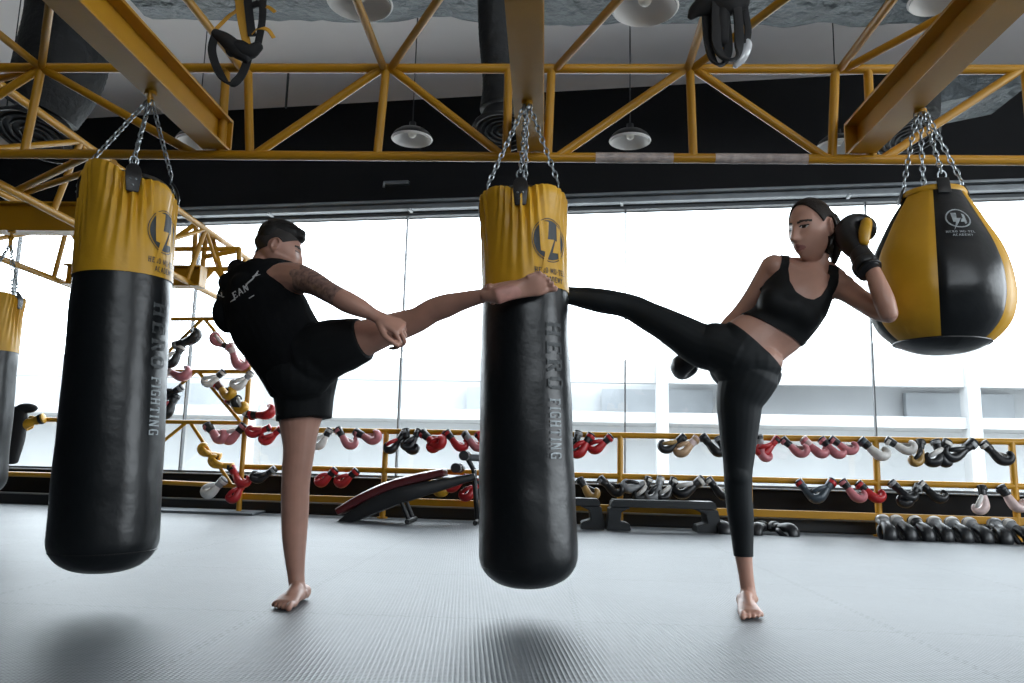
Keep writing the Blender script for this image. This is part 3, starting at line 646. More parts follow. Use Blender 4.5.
# ------------------------------------------------------------------ round ball bag
def ball_bag():
    A, B = P(933, 192, 2.86), P(942, 354, 2.86); hk = P(920, 106, 2.86); L_ = (A - B).length; ax = (A - B).normalized()
    s = (V((1, 0, 0)) - ax * ax.x).normalized(); q = ax.cross(s)
    t_ = thing('ball_bag', 'round black and yellow panelled ball bag on chains behind the woman', 'punching bag', B)
    prof = [(0.001, 0), (0.07, 0.004), (0.13, 0.022), (0.185, 0.06), (0.225, 0.115), (0.246, 0.19), (0.247, 0.25), (0.238, 0.32), (0.215, 0.40), (0.183, 0.475), (0.145, 0.55), (0.115, 0.605), (0.102, 0.64)]
    k_ = L_ / 0.645; PR = [V((a * 0.965, b * k_)) for a, b in prof]
    def at(az, u, o=0.0):
        c = cr(PR, u); a = R(az); w_ = 1 + 0.012 * math.cos(R(az * 6)) * 0
        rr = max(c.x, 0.001) + o; return B + ax * c.y + s * (math.sin(a) * rr) - q * (math.cos(a) * rr)
    N_ = 12
    def gore(a0, a1, u0, u1, m_, name, lab=None):
        bm = bmesh.new(); nu, na = int((u1 - u0) * 5), 14; g = []
        for i in range(nu + 1):
            u = u0 + (u1 - u0) * i / nu; row = []
            for j in range(na + 1):
                f = j / na; edge = min(f, 1 - f); o = -0.006 * (1 - min(1, edge / 0.08)) ** 2 + noise.noise(at(a0 + (a1 - a0) * f, u) * 9) * 0.004
                row.append(bm.verts.new(at(a0 + (a1 - a0) * f, u, o)))
            g.append(row)
        for i in range(nu):
            for j in range(na): bm.faces.new((g[i][j], g[i][j + 1], g[i + 1][j + 1], g[i + 1][j]))
        bmesh.ops.recalc_face_normals(bm, faces=bm.faces[:]); return link(name, bm, m_, t_, lab)
    for k in range(6):
        a0 = -86 + 60 * k
        gore(a0, a0 + 60, 2.55, N_ - 0.6, YELVINYL if k % 2 == 0 else BLKVINYL, 'panel', ('yellow panel' if k % 2 == 0 else 'black panel'))
    gore(0, 360, 0, 2.55, BLKVINYL, 'base_cap', 'black bottom cap')
    bm = bmesh.new()
    for k in range(60): rod(bm, at(6 * k, 2.55, 0.001), at(6 * k + 6, 2.55, 0.001), 0.0035, 6)
    link('base_seam', bm, BLKLEATHER, t_)
    bm = bmesh.new(); rg = [[bm.verts.new(at(7.5 * i, u, o)) for i in range(48)] for u, o in ((11.3, 0.003), (11.6, 0.008), (12, 0.006), (12, -0.015), (11.5, -0.03), (11.3, -0.1))]
    for a in range(5):
        for i in range(48): bm.faces.new((rg[a][i], rg[a][(i + 1) % 48], rg[a + 1][(i + 1) % 48], rg[a + 1][i]))
    bmesh.ops.recalc_face_normals(bm, faces=bm.faces[:]); link('collar', bm, YELVINYL, t_, 'yellow collar round the opening')
    for tb in (-8, 82, 172, 262):
        tang = s * math.cos(R(tb)) + q * math.sin(R(tb)); out = s * math.sin(R(tb)) - q * math.cos(R(tb))
        bm = bmesh.new(); loft(bm, [at(tb, 10.9, 0.005), at(tb, 11.4, 0.010), at(tb, 11.9, 0.011), at(tb, 12, 0.002) + ax * 0.02], [(0.022, 0.004)] * 4, side=tang, n=12, sub=4, cap=(1, 1), sq=3); tab = link('strap_tab', bm, BLKLEATHER, t_)
        rc = at(tb, 12, 0.0) + ax * 0.032
        bm = bmesh.new(); torus(bm, rc, out * -1, 0.014, 0.003, 16, 6, stretch=(1.2, 1)); link('ring', bm, CHAIN, tab)
        bm = bmesh.new(); chain(bm, rc + ax * 0.012, hk + out * 0.008); link('chain', bm, CHAIN, t_)
    hook(t_, hk, V((hk.x, hk.y, BZ)))
    # small round emblem on the black panel facing the camera
    def mp(u, v, o=0.0015): 
        uu = 9.0 + v / 0.075; return at(-3 + math.degrees(u / 0.18), uu, o + 0.004)
    bm = bmesh.new(); disc(bm, 0, 0, 0.036, 0.041, lambda u, v: mp(u, v)); 
    for pl in (BOLT, BARH): poly(bm, [(x * 0.03, y * 0.026) for x, y in pl], lambda u, v: mp(u, v, 0.0025))
    link('emblem', bm, PRINT, t_, 'grey round emblem on the black panel')
    bm = bmesh.new(); text(bm, 'HERO MU-TEL', 0.0085, lambda u, v: mp(u, v), -0.045, -0.062); text(bm, 'ACADEMY', 0.0085, lambda u, v: mp(u, v), -0.028, -0.076); link('small_lettering', bm, PRINT, t_)
    return t_
ball_bag()

# ------------------------------------------------------------------ rack rails along the window
OFF = 0.33
def W_(px, py): return PW(px, py, OFF)
t = thing('glove_rail', 'long yellow three-bar rail of gloves along the window foot', 'rack', wall(0.5, 0, OFF))
XA, XB = W_(251, 430).x, 4.6
for nm, z in (('top_rail', 0.785), ('middle_rail', 0.43)): 
    bm = bmesh.new(); rod(bm, wall(XA, z, OFF), wall(XB, z, OFF), 0.026, 14); link(nm, bm, YEL, t)
bm = bmesh.new(); wbox(bm, XA, XB, 0.125, 0.185, OFF - 0.025, OFF + 0.025, 0.004); link('bottom_rail', bm, YEL, t, smooth=False)
for px in (389, 625, 754, 882, 1019):
    x = W_(px, 470).x; bm = bmesh.new(); rod(bm, wall(x, 0, OFF), wall(x, 0.785, OFF), 0.027, 14); rod(bm, wall(x, 0, OFF), wall(x, 0.012, OFF), 0.05, 14); link('post', bm, YEL, t)
t = thing('glove_rack', 'tall yellow zigzag rack of gloves between left bag and man', 'rack', wall(-3.3, 0, OFF + 0.03))
O2 = OFF + 0.03
XL0 = W_(140, 430).x
def wb(name, a, b, r=0.020): bm = bmesh.new(); rod(bm, a, b, r, 12); link(name, bm, YEL, t)
for z in (1.85, 1.33, 0.84): wb('cross_bar', wall(XL0, z, O2), wall(-2.80, z, O2))
wb('base_bar', wall(XL0, 0.27, O2), wall(-2.80, 0.25, O2), 0.022)
wb('post', wall(-2.80, 0, O2), wall(-2.80, 1.33, O2), 0.024); wb('post', wall(-2.80, 1.33, O2), wall(-2.84, 1.85, O2), 0.02); wb('post', wall(XL0, 0, O2), wall(XL0, 1.85, O2), 0.024)
for (xa, za), (xb, zb) in (((-3.33, 1.85), (-3.86, 1.33)), ((-3.31, 1.85), (-2.82, 1.33)), ((-3.36, 1.33), (-3.88, 0.86)), ((-3.33, 1.33), (-2.86, 0.86)), ((-3.40, .84), (-3.92, .42)), ((-3.37, .84), (-2.86, .22))):
    wb('brace', wall(xa, za, O2), wall(xb, zb, O2), 0.017)
t = thing('glove_rail', 'short yellow rail with one glove at the far left edge', 'rack', wall(-5.4, 0, OFF))
for nm, z in (('top_rail', 0.845), ('bottom_rail', 0.30)):
    bm = bmesh.new(); rod(bm, wall(-6.6, z, OFF), wall(-4.35, z, OFF), 0.024, 12); link(nm, bm, YEL, t)
for x in (-6.6, -4.35): bm = bmesh.new(); rod(bm, wall(x, 0, OFF), wall(x, 0.845, OFF), 0.024, 12); link('post', bm, YEL, t)

# ------------------------------------------------------------------ boxing gloves
def glove_meshes():
    """fist towards +x, back of the hand +z, thumb on -y; length about 0.29"""
    out = {}
    bm = bmesh.new()
    loft(bm, [(0.07, 0, 0), (0.11, 0, 0.002), (0.16, 0.003, 0.006), (0.205, 0.004, 0.002), (0.238, 0.003, -0.028), (0.240, 0.002, -0.066), (0.214, 0, -0.090), (0.185, 0, -0.090)],
         [(0.034, 0.029), (0.040, 0.034), (0.048, 0.039), (0.053, 0.040), (0.053, 0.037), (0.050, 0.032), (0.045, 0.025), (0.038, 0.018)], side=V((0, 1, 0)), n=20, sub=4)
    out['shell'] = remesh(bm, 0.008, 3)
    bm = bmesh.new()
    loft(bm, [(0.105, -0.038, -0.014), (0.138, -0.054, -0.026), (0.17, -0.058, -0.044), (0.198, -0.046, -0.062), (0.212, -0.030, -0.072)], [0.019, 0.022, 0.022, 0.020, 0.014], side=V((0, 0, 1)), n=14, sub=4)
    out['thumb'] = remesh(bm, 0.007, 2)
    bm = bmesh.new()
    loft(bm, [(0.0, 0, 0), (0.012, 0, 0), (0.05, 0, 0), (0.085, 0, 0), (0.098, 0, 0)], [(0.046, 0.037), (0.048, 0.039), (0.047, 0.037), (0.044, 0.035), (0.038, 0.031)], side=V((0, 1, 0)), n=20, sub=3, cap=(0.25, 0.2))
    torus(bm, (0.004, 0, 0), (1, 0, 0), 0.042, 0.006, 24, 8, stretch=(0.86, 1.12), up=V((0, 0, 1))); bmesh.ops.recalc_face_normals(bm, faces=bm.faces[:])
    me = bpy.data.meshes.new('cuff'); bm.to_mesh(me); bm.free(); out['cuff'] = me
    bm = bmesh.new(); loft(bm, [(0.03, -0.046, -0.015), (0.03, -0.04, 0.03), (0.03, 0, 0.044), (0.03, 0.04, 0.03), (0.03, 0.05, -0.01)], [(0.016, 0.003)] * 5, side=V((1, 0, 0)), n=10, sub=4, cap=(0.2, 0.2), sq=4)
    me = bpy.data.meshes.new('wrist_strap'); bm.to_mesh(me); bm.free(); out['wrist_strap'] = me
    for k, me in out.items():
        me.name = 'glove_' + k; me.materials.append(GM['black'])
        me.polygons.foreach_set('use_smooth', [True] * len(me.polygons))
    return out
GME = glove_meshes()
def glove_parts(root, mtx, cols):
    """cols: shell, thumb, cuff, strap colours"""
    for k, c in zip(('shell', 'thumb', 'cuff', 'wrist_strap'), cols):
        o = bpy.data.objects.new(k, GME[k]); C.objects.link(o); o.parent = root; o.matrix_local = mtx
        o.material_slots[0].link = 'OBJECT'; o.material_slots[0].material = GM[c]
        if c != cols[0]: o['label'] = '%s %s' % (c, k.replace('_', ' '))
LOOK = {'red': (('red', 'red', 'black', 'red'), 'red glove with black cuff'), 'redall': (('red', 'red', 'red', 'black'), 'all-red glove'),
        'pink': (('pink', 'palepink', 'black', 'pink'), 'pink glove with black cuff'), 'pinkw': (('pink', 'pink', 'palepink', 'pink'), 'pink and white glove'),
        'pinkg': (('pink', 'pink', 'grey', 'black'), 'pink glove with grey cuff'),
        'black': (('black', 'black', 'black', 'grey'), 'black glove'), 'blackw': (('black', 'white', 'black', 'white'), 'black and white glove'),
        'blackg': (('black', 'gold', 'black', 'black'), 'black glove with gold thumb'), 'gold': (('gold', 'black', 'black', 'black'), 'gold glove with black thumb'),
        'white': (('white', 'white', 'black', 'white'), 'white glove with black cuff'), 'whitep': (('palepink', 'white', 'black', 'black'), 'whitish pink glove with black cuff'),
        'cream': (('white', 'white', 'grey', 'white'), 'white glove with grey cuff'), 'yellow': (('yellow', 'yellow', 'yellow', 'black'), 'yellow glove'),
        'tan': (('tan', 'tan', 'palepink', 'tan'), 'tan glove'), 'grey': (('grey', 'black', 'grey', 'white'), 'grey glove with black thumb'),
        'slate': (('slate', 'slate', 'slate', 'red'), 'slate-grey glove'), 'mix': (('yellow', 'black', 'brown', 'red'), 'yellow and black glove with brown cuff'),
        'blackred': (('black', 'red', 'black', 'black'), 'black glove with red thumb'), 'whitetip': (('white', 'black', 'black', 'slate'), 'white glove with black thumb')}
ORD = ['first', 'second', 'third', 'fourth', 'fifth', 'sixth', 'seventh', 'eighth', 'ninth', 'tenth', 'eleventh', 'twelfth', 'thirteenth', 'fourteenth']
GROUPS = [
 ('upper zigzag rack', 'gloves on the zigzag rack', [
  ('black', 178, 345, 199, 337), ('blackw', 181, 348, 172, 364), ('pink', 228, 347, 213, 341), ('pinkw', 231, 348, 239, 369), ('pinkw', 167, 371, 189, 380), ('black', 180, 388, 164, 398), ('blackred', 175, 397, 167, 415),
  ('white', 222, 373, 213, 381), ('cream', 250, 374, 238, 388), ('mix', 218, 385, 229, 398), ('mix', 229, 400, 241, 412)]),
 ('lower zigzag rack', 'gloves on the zigzag rack', [
  ('blackw', 246, 413, 236, 405), ('red', 252, 415, 270, 415), ('pink', 209, 427, 221, 442), ('pink', 243, 427, 228, 442), ('redall', 268, 428, 252, 435), ('redall', 279, 430, 267, 442), ('yellow', 218, 456, 202, 452), ('yellow', 230, 466, 212, 464),
  ('redall', 233, 470, 241, 485), ('redall', 243, 484, 236, 496), ('cream', 223, 481, 207, 496), ('black', 273, 470, 257, 481)]),
 ('top rail between man and bag', 'gloves on the top rail', [
  ('white', 329, 431, 320, 446), ('pink', 339, 431, 349, 447), ('pink', 358, 433, 375, 442), ('blackred', 402, 436, 395, 446), ('black', 406, 432, 409, 451), ('black', 418, 432, 410, 447), ('red', 424, 434, 439, 448), ('redall', 445, 435, 436, 447),
  ('red', 448, 434, 460, 449), ('pinkg', 466, 435, 477, 449), ('redall', 479, 435, 485, 447)]),
 ('middle rail between man and bag', 'gloves on the middle rail', [
  ('red', 334, 471, 321, 484), ('red', 355, 472, 341, 485), ('yellow', 428, 481, 440, 494), ('redall', 465, 478, 451, 490), ('redall', 478, 483, 470, 494)]),
 ('top rail between bag and woman', 'gloves on the top rail', [
  ('black', 578, 434, 575, 447), ('red', 590, 437, 579, 455), ('red', 609, 438, 595, 451), ('blackg', 682, 438, 666, 451), ('tan', 695, 440, 682, 454), ('blackg', 704, 438, 718, 454), ('black', 719, 440, 727, 455)]),
 ('middle rail between bag and woman', 'gloves on the middle rail', [
  ('gold', 581, 481, 591, 497), ('black', 602, 480, 617, 494), ('grey', 645, 484, 629, 489), ('blackw', 648, 480, 643, 496), ('grey', 660, 480, 656, 496), ('blackw', 673, 481, 667, 495), ('blackw', 700, 481, 681, 496), ('blackw', 710, 481, 723, 497)]),
 ('top rail right of woman', 'gloves on the top rail', [
  ('pinkg', 759, 438, 762, 455), ('redall', 776, 440, 764, 454), ('pink', 785, 441, 801, 455), ('pinkw', 805, 441, 821, 455), ('pink', 823, 441, 835, 453), ('pink', 833, 440, 850, 452), ('whitetip', 863, 442, 882, 458)]),
 ('middle rail right of woman', 'gloves on the middle rail', [
  ('slate', 800, 483, 814, 499), ('slate', 831, 483, 818, 500), ('pink', 844, 483, 857, 499), ('red', 860, 485, 877, 500)]),
 ('top rail under ball bag', 'gloves on the top rail', [
  ('white', 889, 441, 909, 452), ('gold', 920, 443, 920, 459), ('blackw', 946, 444, 936, 464), ('black', 936, 443, 941, 458), ('black', 971, 444, 951, 460), ('blackw', 985, 445, 1004, 463)]),
 ('middle rail under ball bag', 'gloves on the middle rail', [
  ('black', 893, 484, 908, 498), ('black', 917, 488, 910, 500), ('blackw', 922, 485, 938, 499), ('whitep', 982, 489, 985, 508), ('whitep', 1002, 489, 1017, 509)]),
]
def orient(x, z):
    x = x.normalized(); y = z.cross(x).normalized(); return Matrix((x, y, x.cross(y))).transposed().to_4x4()
rnd = random.Random(5)
for place, grp, lst in GROUPS:
    order = sorted(range(len(lst)), key=lambda i: lst[i][1])
    for rank, i in enumerate(order):
        k, x0, y0, x1, y1 = lst[i]; cols, words = LOOK[k]
        a = PW(x0, y0, OFF + 0.055); b = PW(x1, y1, OFF + 0.075 + 0.03 * rnd.random())
        d = (b - a); ln = d.length; sc_ = max(0.84, min(1.08, (ln + 0.065) / 0.27))
        pz = WN.cross(d).normalized(); pz = -pz if pz.z > 0 else pz; mt = orient(d, (pz + WN * rnd.uniform(-.35, .6)).normalized()); root = thing('boxing_glove', '%s, %s from left, %s' % (words, ORD[rank], place), 'boxing glove', a, grp)
        glove_parts(root, Matrix.Scale(sc_, 4) @ mt @ Matrix.Translation((-0.03, 0, 0)), cols)
# gloves lying on the floor below the rail
fl = [(758, 524, 'blackg', -0.5), (785, 525, 'black', 0.5), (722, 525, 'black', 0.0)]
names = ['black glove with gold thumb on the floor just right of the woman\'s standing leg', 'black glove on the floor, second to the right of the woman\'s leg', 'black glove on the floor between the step bench and the woman\'s leg']
for (px, py, k, az), lab in zip(fl, names):
    c = PW(px, py, 0.62); root = thing('boxing_glove', lab, 'boxing glove', (c.x, c.y, 0), 'gloves on the floor')
    glove_parts(root, Matrix.Translation((0, 0, 0.056)) @ Matrix.Rotation(az - 1.57, 4, 'Z') @ Matrix.Translation((-0.15, 0, 0)), LOOK[k][0])
for i, px in enumerate((887, 905, 923, 942, 961, 980, 1001, 1021)):
    c = PW(px, 527, 0.62); root = thing('boxing_glove', 'black glove, %s from the left in the floor row under the ball bag' % ORD[i], 'boxing glove', (c.x, c.y, 0), 'gloves on the floor')
    glove_parts(root, Matrix.Translation((0, 0, 0.088)) @ Matrix.Rotation(-1.57 + rnd.uniform(-.3, .3), 4, 'Z') @ Matrix.Rotation(0.42, 4, 'Y') @ Matrix.Translation((-0.15, 0, 0)), ('black', 'black', rnd.choice(['black', 'grey']), rnd.choice(['tan', 'white', 'grey'])))
a = PW(44, 418, OFF + 0.06); b = PW(26, 424, OFF + 0.08); root = thing('boxing_glove', 'yellow glove hanging on the short rail at the far left edge', 'boxing glove', a, 'gloves on the far left rail')
glove_parts(root, orient(b - a, WN), LOOK['yellow'][0])
# dark bag hanging on the far left rail
q = PW(19, 408, OFF + 0.10); bm = bmesh.new()
loft(bm, [q, q + V((0, 0, -0.08)), q + V((-0.02, 0, -0.3)), q + V((-0.03, 0, -0.52))], [(0.06, 0.03), (0.09, 0.05), (0.11, 0.06), (0.08, 0.05)], side=V((1, 0, 0)), n=18, sub=4, sq=3); ball(bm, q + V((0.08, 0, 0.0)), (0.11, 0.05, 0.05))
solo('kit_bag', bm, BLKWEB, 'black cloth bag hanging from the short rail behind the far-left heavy bag', 'bag', q)

# ------------------------------------------------------------------ sit-up bench
def situp():
    lo, hi = PZ(350, 514, 0.06), PW(468, 472, 0.78); base = V((lo.x, lo.y, 0)); Y_ = 6.85
    lo = P(341, 511, Y_); hi = P(472, 470, Y_ + 0.1); mid = P(410, 481, Y_)
    t_ = thing('situp_bench', 'maroon padded sit-up bench with foam foot roller, left of the central bag', 'exercise bench', (mid.x, Y_, 0))
    bm = bmesh.new(); loft(bm, [lo, P(362, 499, Y_), P(388, 487, Y_), P(415, 479, Y_), P(445, 472, Y_)], [(0.16, 0.034), (0.16, 0.042), (0.16, 0.044), (0.16, 0.042), (0.16, 0.034)], side=V((0, 1, 0)), n=20, sub=5, cap=(0.4, 0.4), sq=5); link('pad', bm, MAROON, t_)
    bm = bmesh.new(); dn = V((0.02, 0, -0.10)); loft(bm, [lo + dn, P(362, 499, Y_) + dn, P(388, 487, Y_) + dn, P(415, 479, Y_) + dn, hi + dn * 0.6], [(0.14, 0.03), (0.14, 0.06), (0.14, 0.075), (0.14, 0.065), (0.14, 0.03)], side=V((0, 1, 0)), n=16, sub=5, cap=(0.4, 0.4), sq=6); link('frame', bm, BLKPLASTIC, t_)
    g0 = P(399, 484, Y_); bm = bmesh.new()
    for s_ in (-0.11, 0.11):
        rod(bm, g0 + V((0, s_, -0.04)), V((g0.x + 0.12, Y_ + s_, 0.02)), 0.018, 10)
    rod(bm, V((g0.x + 0.12, Y_ - 0.22, 0.02)), V((g0.x + 0.12, Y_ + 0.22, 0.02)), 0.02, 10); link('rear_leg', bm, BLKPLASTIC, t_)
    post0 = hi + V((0.02, 0, 0.0)); ptop = P(466, 456, Y_ + 0.1)
    bm = bmesh.new(); rod(bm, V((P(478, 510, Y_ + 0.1).x, Y_ + 0.1, 0.0)), P(474, 470, Y_ + 0.1), 0.022, 12); rod(bm, P(474, 470, Y_ + 0.1), ptop, 0.022, 12); rod(bm, V((P(478, 510, Y_ + .1).x, Y_ - 0.15, 0.02)), V((P(478, 510, Y_ + .1).x, Y_ + 0.35, 0.02)), 0.02, 10); link('upright', bm, BLKPLASTIC, t_)
    for c, s_ in ((ptop, -1), (ptop, 1), (P(458, 468, Y_ + 0.1), -1), (P(458, 468, Y_ + 0.1), 1)):
        bm = bmesh.new(); rod(bm, c + V((0.0, s_ * 0.03, 0)), c + V((0.0, s_ * 0.2, 0)), 0.042, 18); link('foam_roller', bm, BLKPLASTIC, t_)
    bm = bmesh.new(); rod(bm, P(466, 457, Y_ + .1), P(481, 458, Y_ + 0.1), 0.032, 14); link('grip', bm, STEEL, t_)
situp()
# ------------------------------------------------------------------ aerobic steps
def step(x0, x1, y, label):
    c = (x0 + x1) / 2; w_ = (x1 - x0) / 2; t_ = thing('aerobic_step', label, 'exercise step', (c, y, 0), 'black aerobic steps')
    mt = Matrix.Translation((c, y, 0)); h = 0.24
    bm = bmesh.new(); prism(bm, [(-w_ + 0.035, h - 0.055), (w_ - 0.035, h - 0.055), (w_ - 0.05, h), (-w_ + 0.05, h)], mt, -0.12, 0.12)
    bmesh.ops.bevel(bm, geom=bm.edges[:], offset=0.008, segments=2, affect='EDGES'); link('deck', bm, STEPM, t_)
    bm = bmesh.new(); box(bm, (-w_ + 0.06, -0.105, h - 0.002), (w_ - 0.06, 0.105, h + 0.006), mt, 0.003); link('tread', bm, STEPM, t_)
    for s_ in (-1, 1):
        bm = bmesh.new(); pl = [(s_ * (w_ - 0.03), h - 0.06), (s_ * w_, 0.0), (s_ * (w_ - 0.20), 0.0), (s_ * (w_ - 0.19), 0.055), (s_ * (w_ - 0.115), 0.075), (s_ * (w_ - 0.125), h - 0.09), (s_ * (w_ - 0.20), h - 0.06)]
        prism(bm, pl if s_ > 0 else pl[::-1], mt, -0.125, 0.125); bmesh.ops.bevel(bm, geom=bm.edges[:], offset=0.006, segments=2, affect='EDGES'); link('leg', bm, STEPM, t_)
YS = 6.70
step(P(605, 530, YS).x, P(719, 530, YS).x, YS, 'black aerobic step platform between the central bag and the woman')
step(P(500, 530, YS + 0.05).x, P(604, 530, YS + 0.05).x, YS + 0.05, 'black aerobic step mostly hidden behind the central heavy bag')
# ------------------------------------------------------------------ thin mat at the rack foot
bm = bmesh.new(); pl = [PZ(120, 511, 0), PZ(252, 516, 0), PZ(283, 508.5, 0), PZ(268, 505.5, 0), wall(-3.9, 0, 0.30), wall(-4.4, 0, 0.30)]
a_ = [bm.verts.new(p + V((0, 0, 0.004))) for p in pl]; b_ = [bm.verts.new(p + V((0, 0, 0.022))) for p in pl]
bm.faces.new(b_); bm.faces.new(a_[::-1])
for i in range(6): bm.faces.new((a_[i], a_[(i + 1) % 6], b_[(i + 1) % 6], b_[i]))
bmesh.ops.recalc_face_normals(bm, faces=bm.faces[:]); solo('exercise_mat', bm, GREYMAT, 'thin grey exercise mat on the floor below the zigzag glove rack', 'mat', pl[0], smooth=False)

# ------------------------------------------------------------------ straps hung over the rig
def straps_left():
    Y_ = 2.62; t_ = thing('suspension_straps', 'black and yellow suspension straps with foot loop hanging beside the left beam', 'exercise straps', P(235, 20, Y_))
    def rb(name, pts, w_, m_, side=V((0.8, 0.6, 0.1)), th=0.004, dy=0.0):
        bm = bmesh.new(); ribbon(bm, [P(x, y, Y_ + dy + o) for x, y, o in pts], w_, th, side); return link(name, bm, m_, t_)
    rb('foot_loop', [(216, 33, 0), (212, 50, 0), (218, 70, -.01), (229, 84, -.02), (241, 76, 0), (248, 58, .02), (249, 48, .02)], 0.030, BLKWEB, [V((1, .2, 0)), V((1, .3, 0)), V((.9, .3, .4)), V((.2, 1, .2)), V((.9, .3, -.4)), V((1, .3, 0)), V((1, .2, 0))], 0.008)
    bm = bmesh.new(); loft(bm, [P(215, 33, Y_), P(226, 40, Y_), P(237, 50, Y_), P(247, 58, Y_)], [0.016, 0.026, 0.030, 0.018], n=16, sub=4); link('handle_grip', bm, BLKWEB, t_)
    bm = bmesh.new(); loft(bm, [P(230, 52, Y_), P(238, 48, Y_), P(249, 52, Y_), P(259, 46, Y_)], [0.02, 0.03, 0.028, 0.018], n=16, sub=4); link('handle_grip', bm, BLKWEB, t_)
    rb('yellow_strap', [(236, -30, .02), (239, 0, .01), (242, 22, 0), (247, 45, .01)], 0.030, YELWEB, V((1, .2, .1)))
    rb('yellow_strap', [(216, 29, .0), (228, 17, .02), (240, 6, .03), (246, -20, .03)], 0.014, YELWEB, V((.5, .6, .4)))
    rb('yellow_strap', [(252, 34, .0), (259, 28, -.01), (268, 30, -.01), (274, 38, 0)], 0.018, YELWEB, V((.2, .5, 1)))
    rb('yellow_strap', [(262, 8, 0), (268, 7, 0), (275, 12, 0)], 0.016, YELWEB, V((.2, .5, 1)))
    rb('black_strap', [(247, -30, 0), (248, 0, 0), (250, 20, 0), (252, 36, 0)], 0.030, BLKWEB, V((1, .3, 0)), 0.010)
    rb('black_strap', [(264, -30, 0), (263, 0, 0), (262, 22, -.01), (258, 44, 0)], 0.026, BLKWEB, V((1, .3, 0)), 0.010)
    rb('black_strap', [(252, 6, 0), (257, 4, 0), (263, 4, 0)], 0.03, BLKWEB, V((0, .3, 1)), 0.010)
    bm = bmesh.new(); torus(bm, P(238, -36, Y_), (0, 1, 0), 0.03, 0.006, 20, 8); rod(bm, P(238, -36, Y_), V((P(238, -36, Y_).x, Y_, TZ1 + 0.05)), 0.006, 8); link('anchor', bm, STEEL, t_)
straps_left()
def straps_right():
    Y_ = 2.70; t_ = thing('suspension_straps', 'bundle of black straps and a clear bottle hanging at the top right of centre', 'exercise straps', P(720, 10, Y_))
    def rb(name, pts, w_, m_=BLKWEB, side=V((1, .3, 0)), th=0.012):
        bm = bmesh.new(); ribbon(bm, [P(x, y, Y_ + o) for x, y, o in pts], w_, th, side); return link(name, bm, m_, t_)
    rb('strap_loop', [(705, -20, 0), (706, 10, 0), (708, 40, 0), (713, 60, -.02), (722, 64, -.02), (728, 50, 0), (726, 20, 0), (722, -10, 0)], 0.034, side=[V((1, .3, 0)), V((1, .3, 0)), V((1, .3, 0)), V((.6, .6, .5)), V((.2, 1, .3)), V((1, .3, 0)), V((1, .3, 0)), V((1, .3, 0))])
    rb('strap_loop', [(716, -20, -.03), (716, 20, -.03), (717, 45, -.03), (724, 58, -.04), (736, 58, -.03), (739, 42, -.02), (738, 15, -.02), (734, -15, -.02)], 0.036, side=[V((1, .3, 0)), V((1, .3, 0)), V((1, .3, 0)), V((.6, .6, .5)), V((.2, 1, .3)), V((1, .3, 0)), V((1, .3, 0)), V((1, .3, 0))])
    rb('strap_loop', [(742, -20, .02), (745, 10, .02), (748, 30, .02), (746, 44, .02)], 0.026)
    bm = bmesh.new(); loft(bm, [P(690, 18, Y_), P(698, 10, Y_), P(712, 4, Y_), P(730, 2, Y_), P(744, 2, Y_)], [(0.012, 0.008), (0.035, 0.02), (0.05, 0.04), (0.055, 0.045), (0.03, 0.03)], side=V((0, .2, 1)), n=16, sub=4); link('knotted_top', bm, BLKWEB, t_)
    bm = bmesh.new(); loft(bm, [P(722, -2, Y_), P(720, 22, Y_), P(722, 42, Y_)], [0.03, 0.034, 0.024], n=16, sub=4); link('padded_grip', bm, BLKWEB, t_)
    bm = bmesh.new(); loft(bm, [P(744, 40, Y_ + .03), P(747, 46, Y_ + .03), P(742, 58, Y_ + .03), P(735, 66, Y_ + .03)], [0.016, 0.019, 0.018, 0.010], n=16, sub=4); link('clear_bottle', bm, mat('clear_plastic', (0.62, 0.64, 0.66), 0.12, spec=0.7), t_, 'pale clear plastic bottle')
    bm = bmesh.new(); torus(bm, P(722, -24, Y_), (0, 1, 0), 0.035, 0.007, 20, 8); rod(bm, P(722, -24, Y_), V((P(722, -24, Y_).x, Y_, TZ1 + 0.05)), 0.007, 8); link('anchor', bm, STEEL, t_)
straps_right()
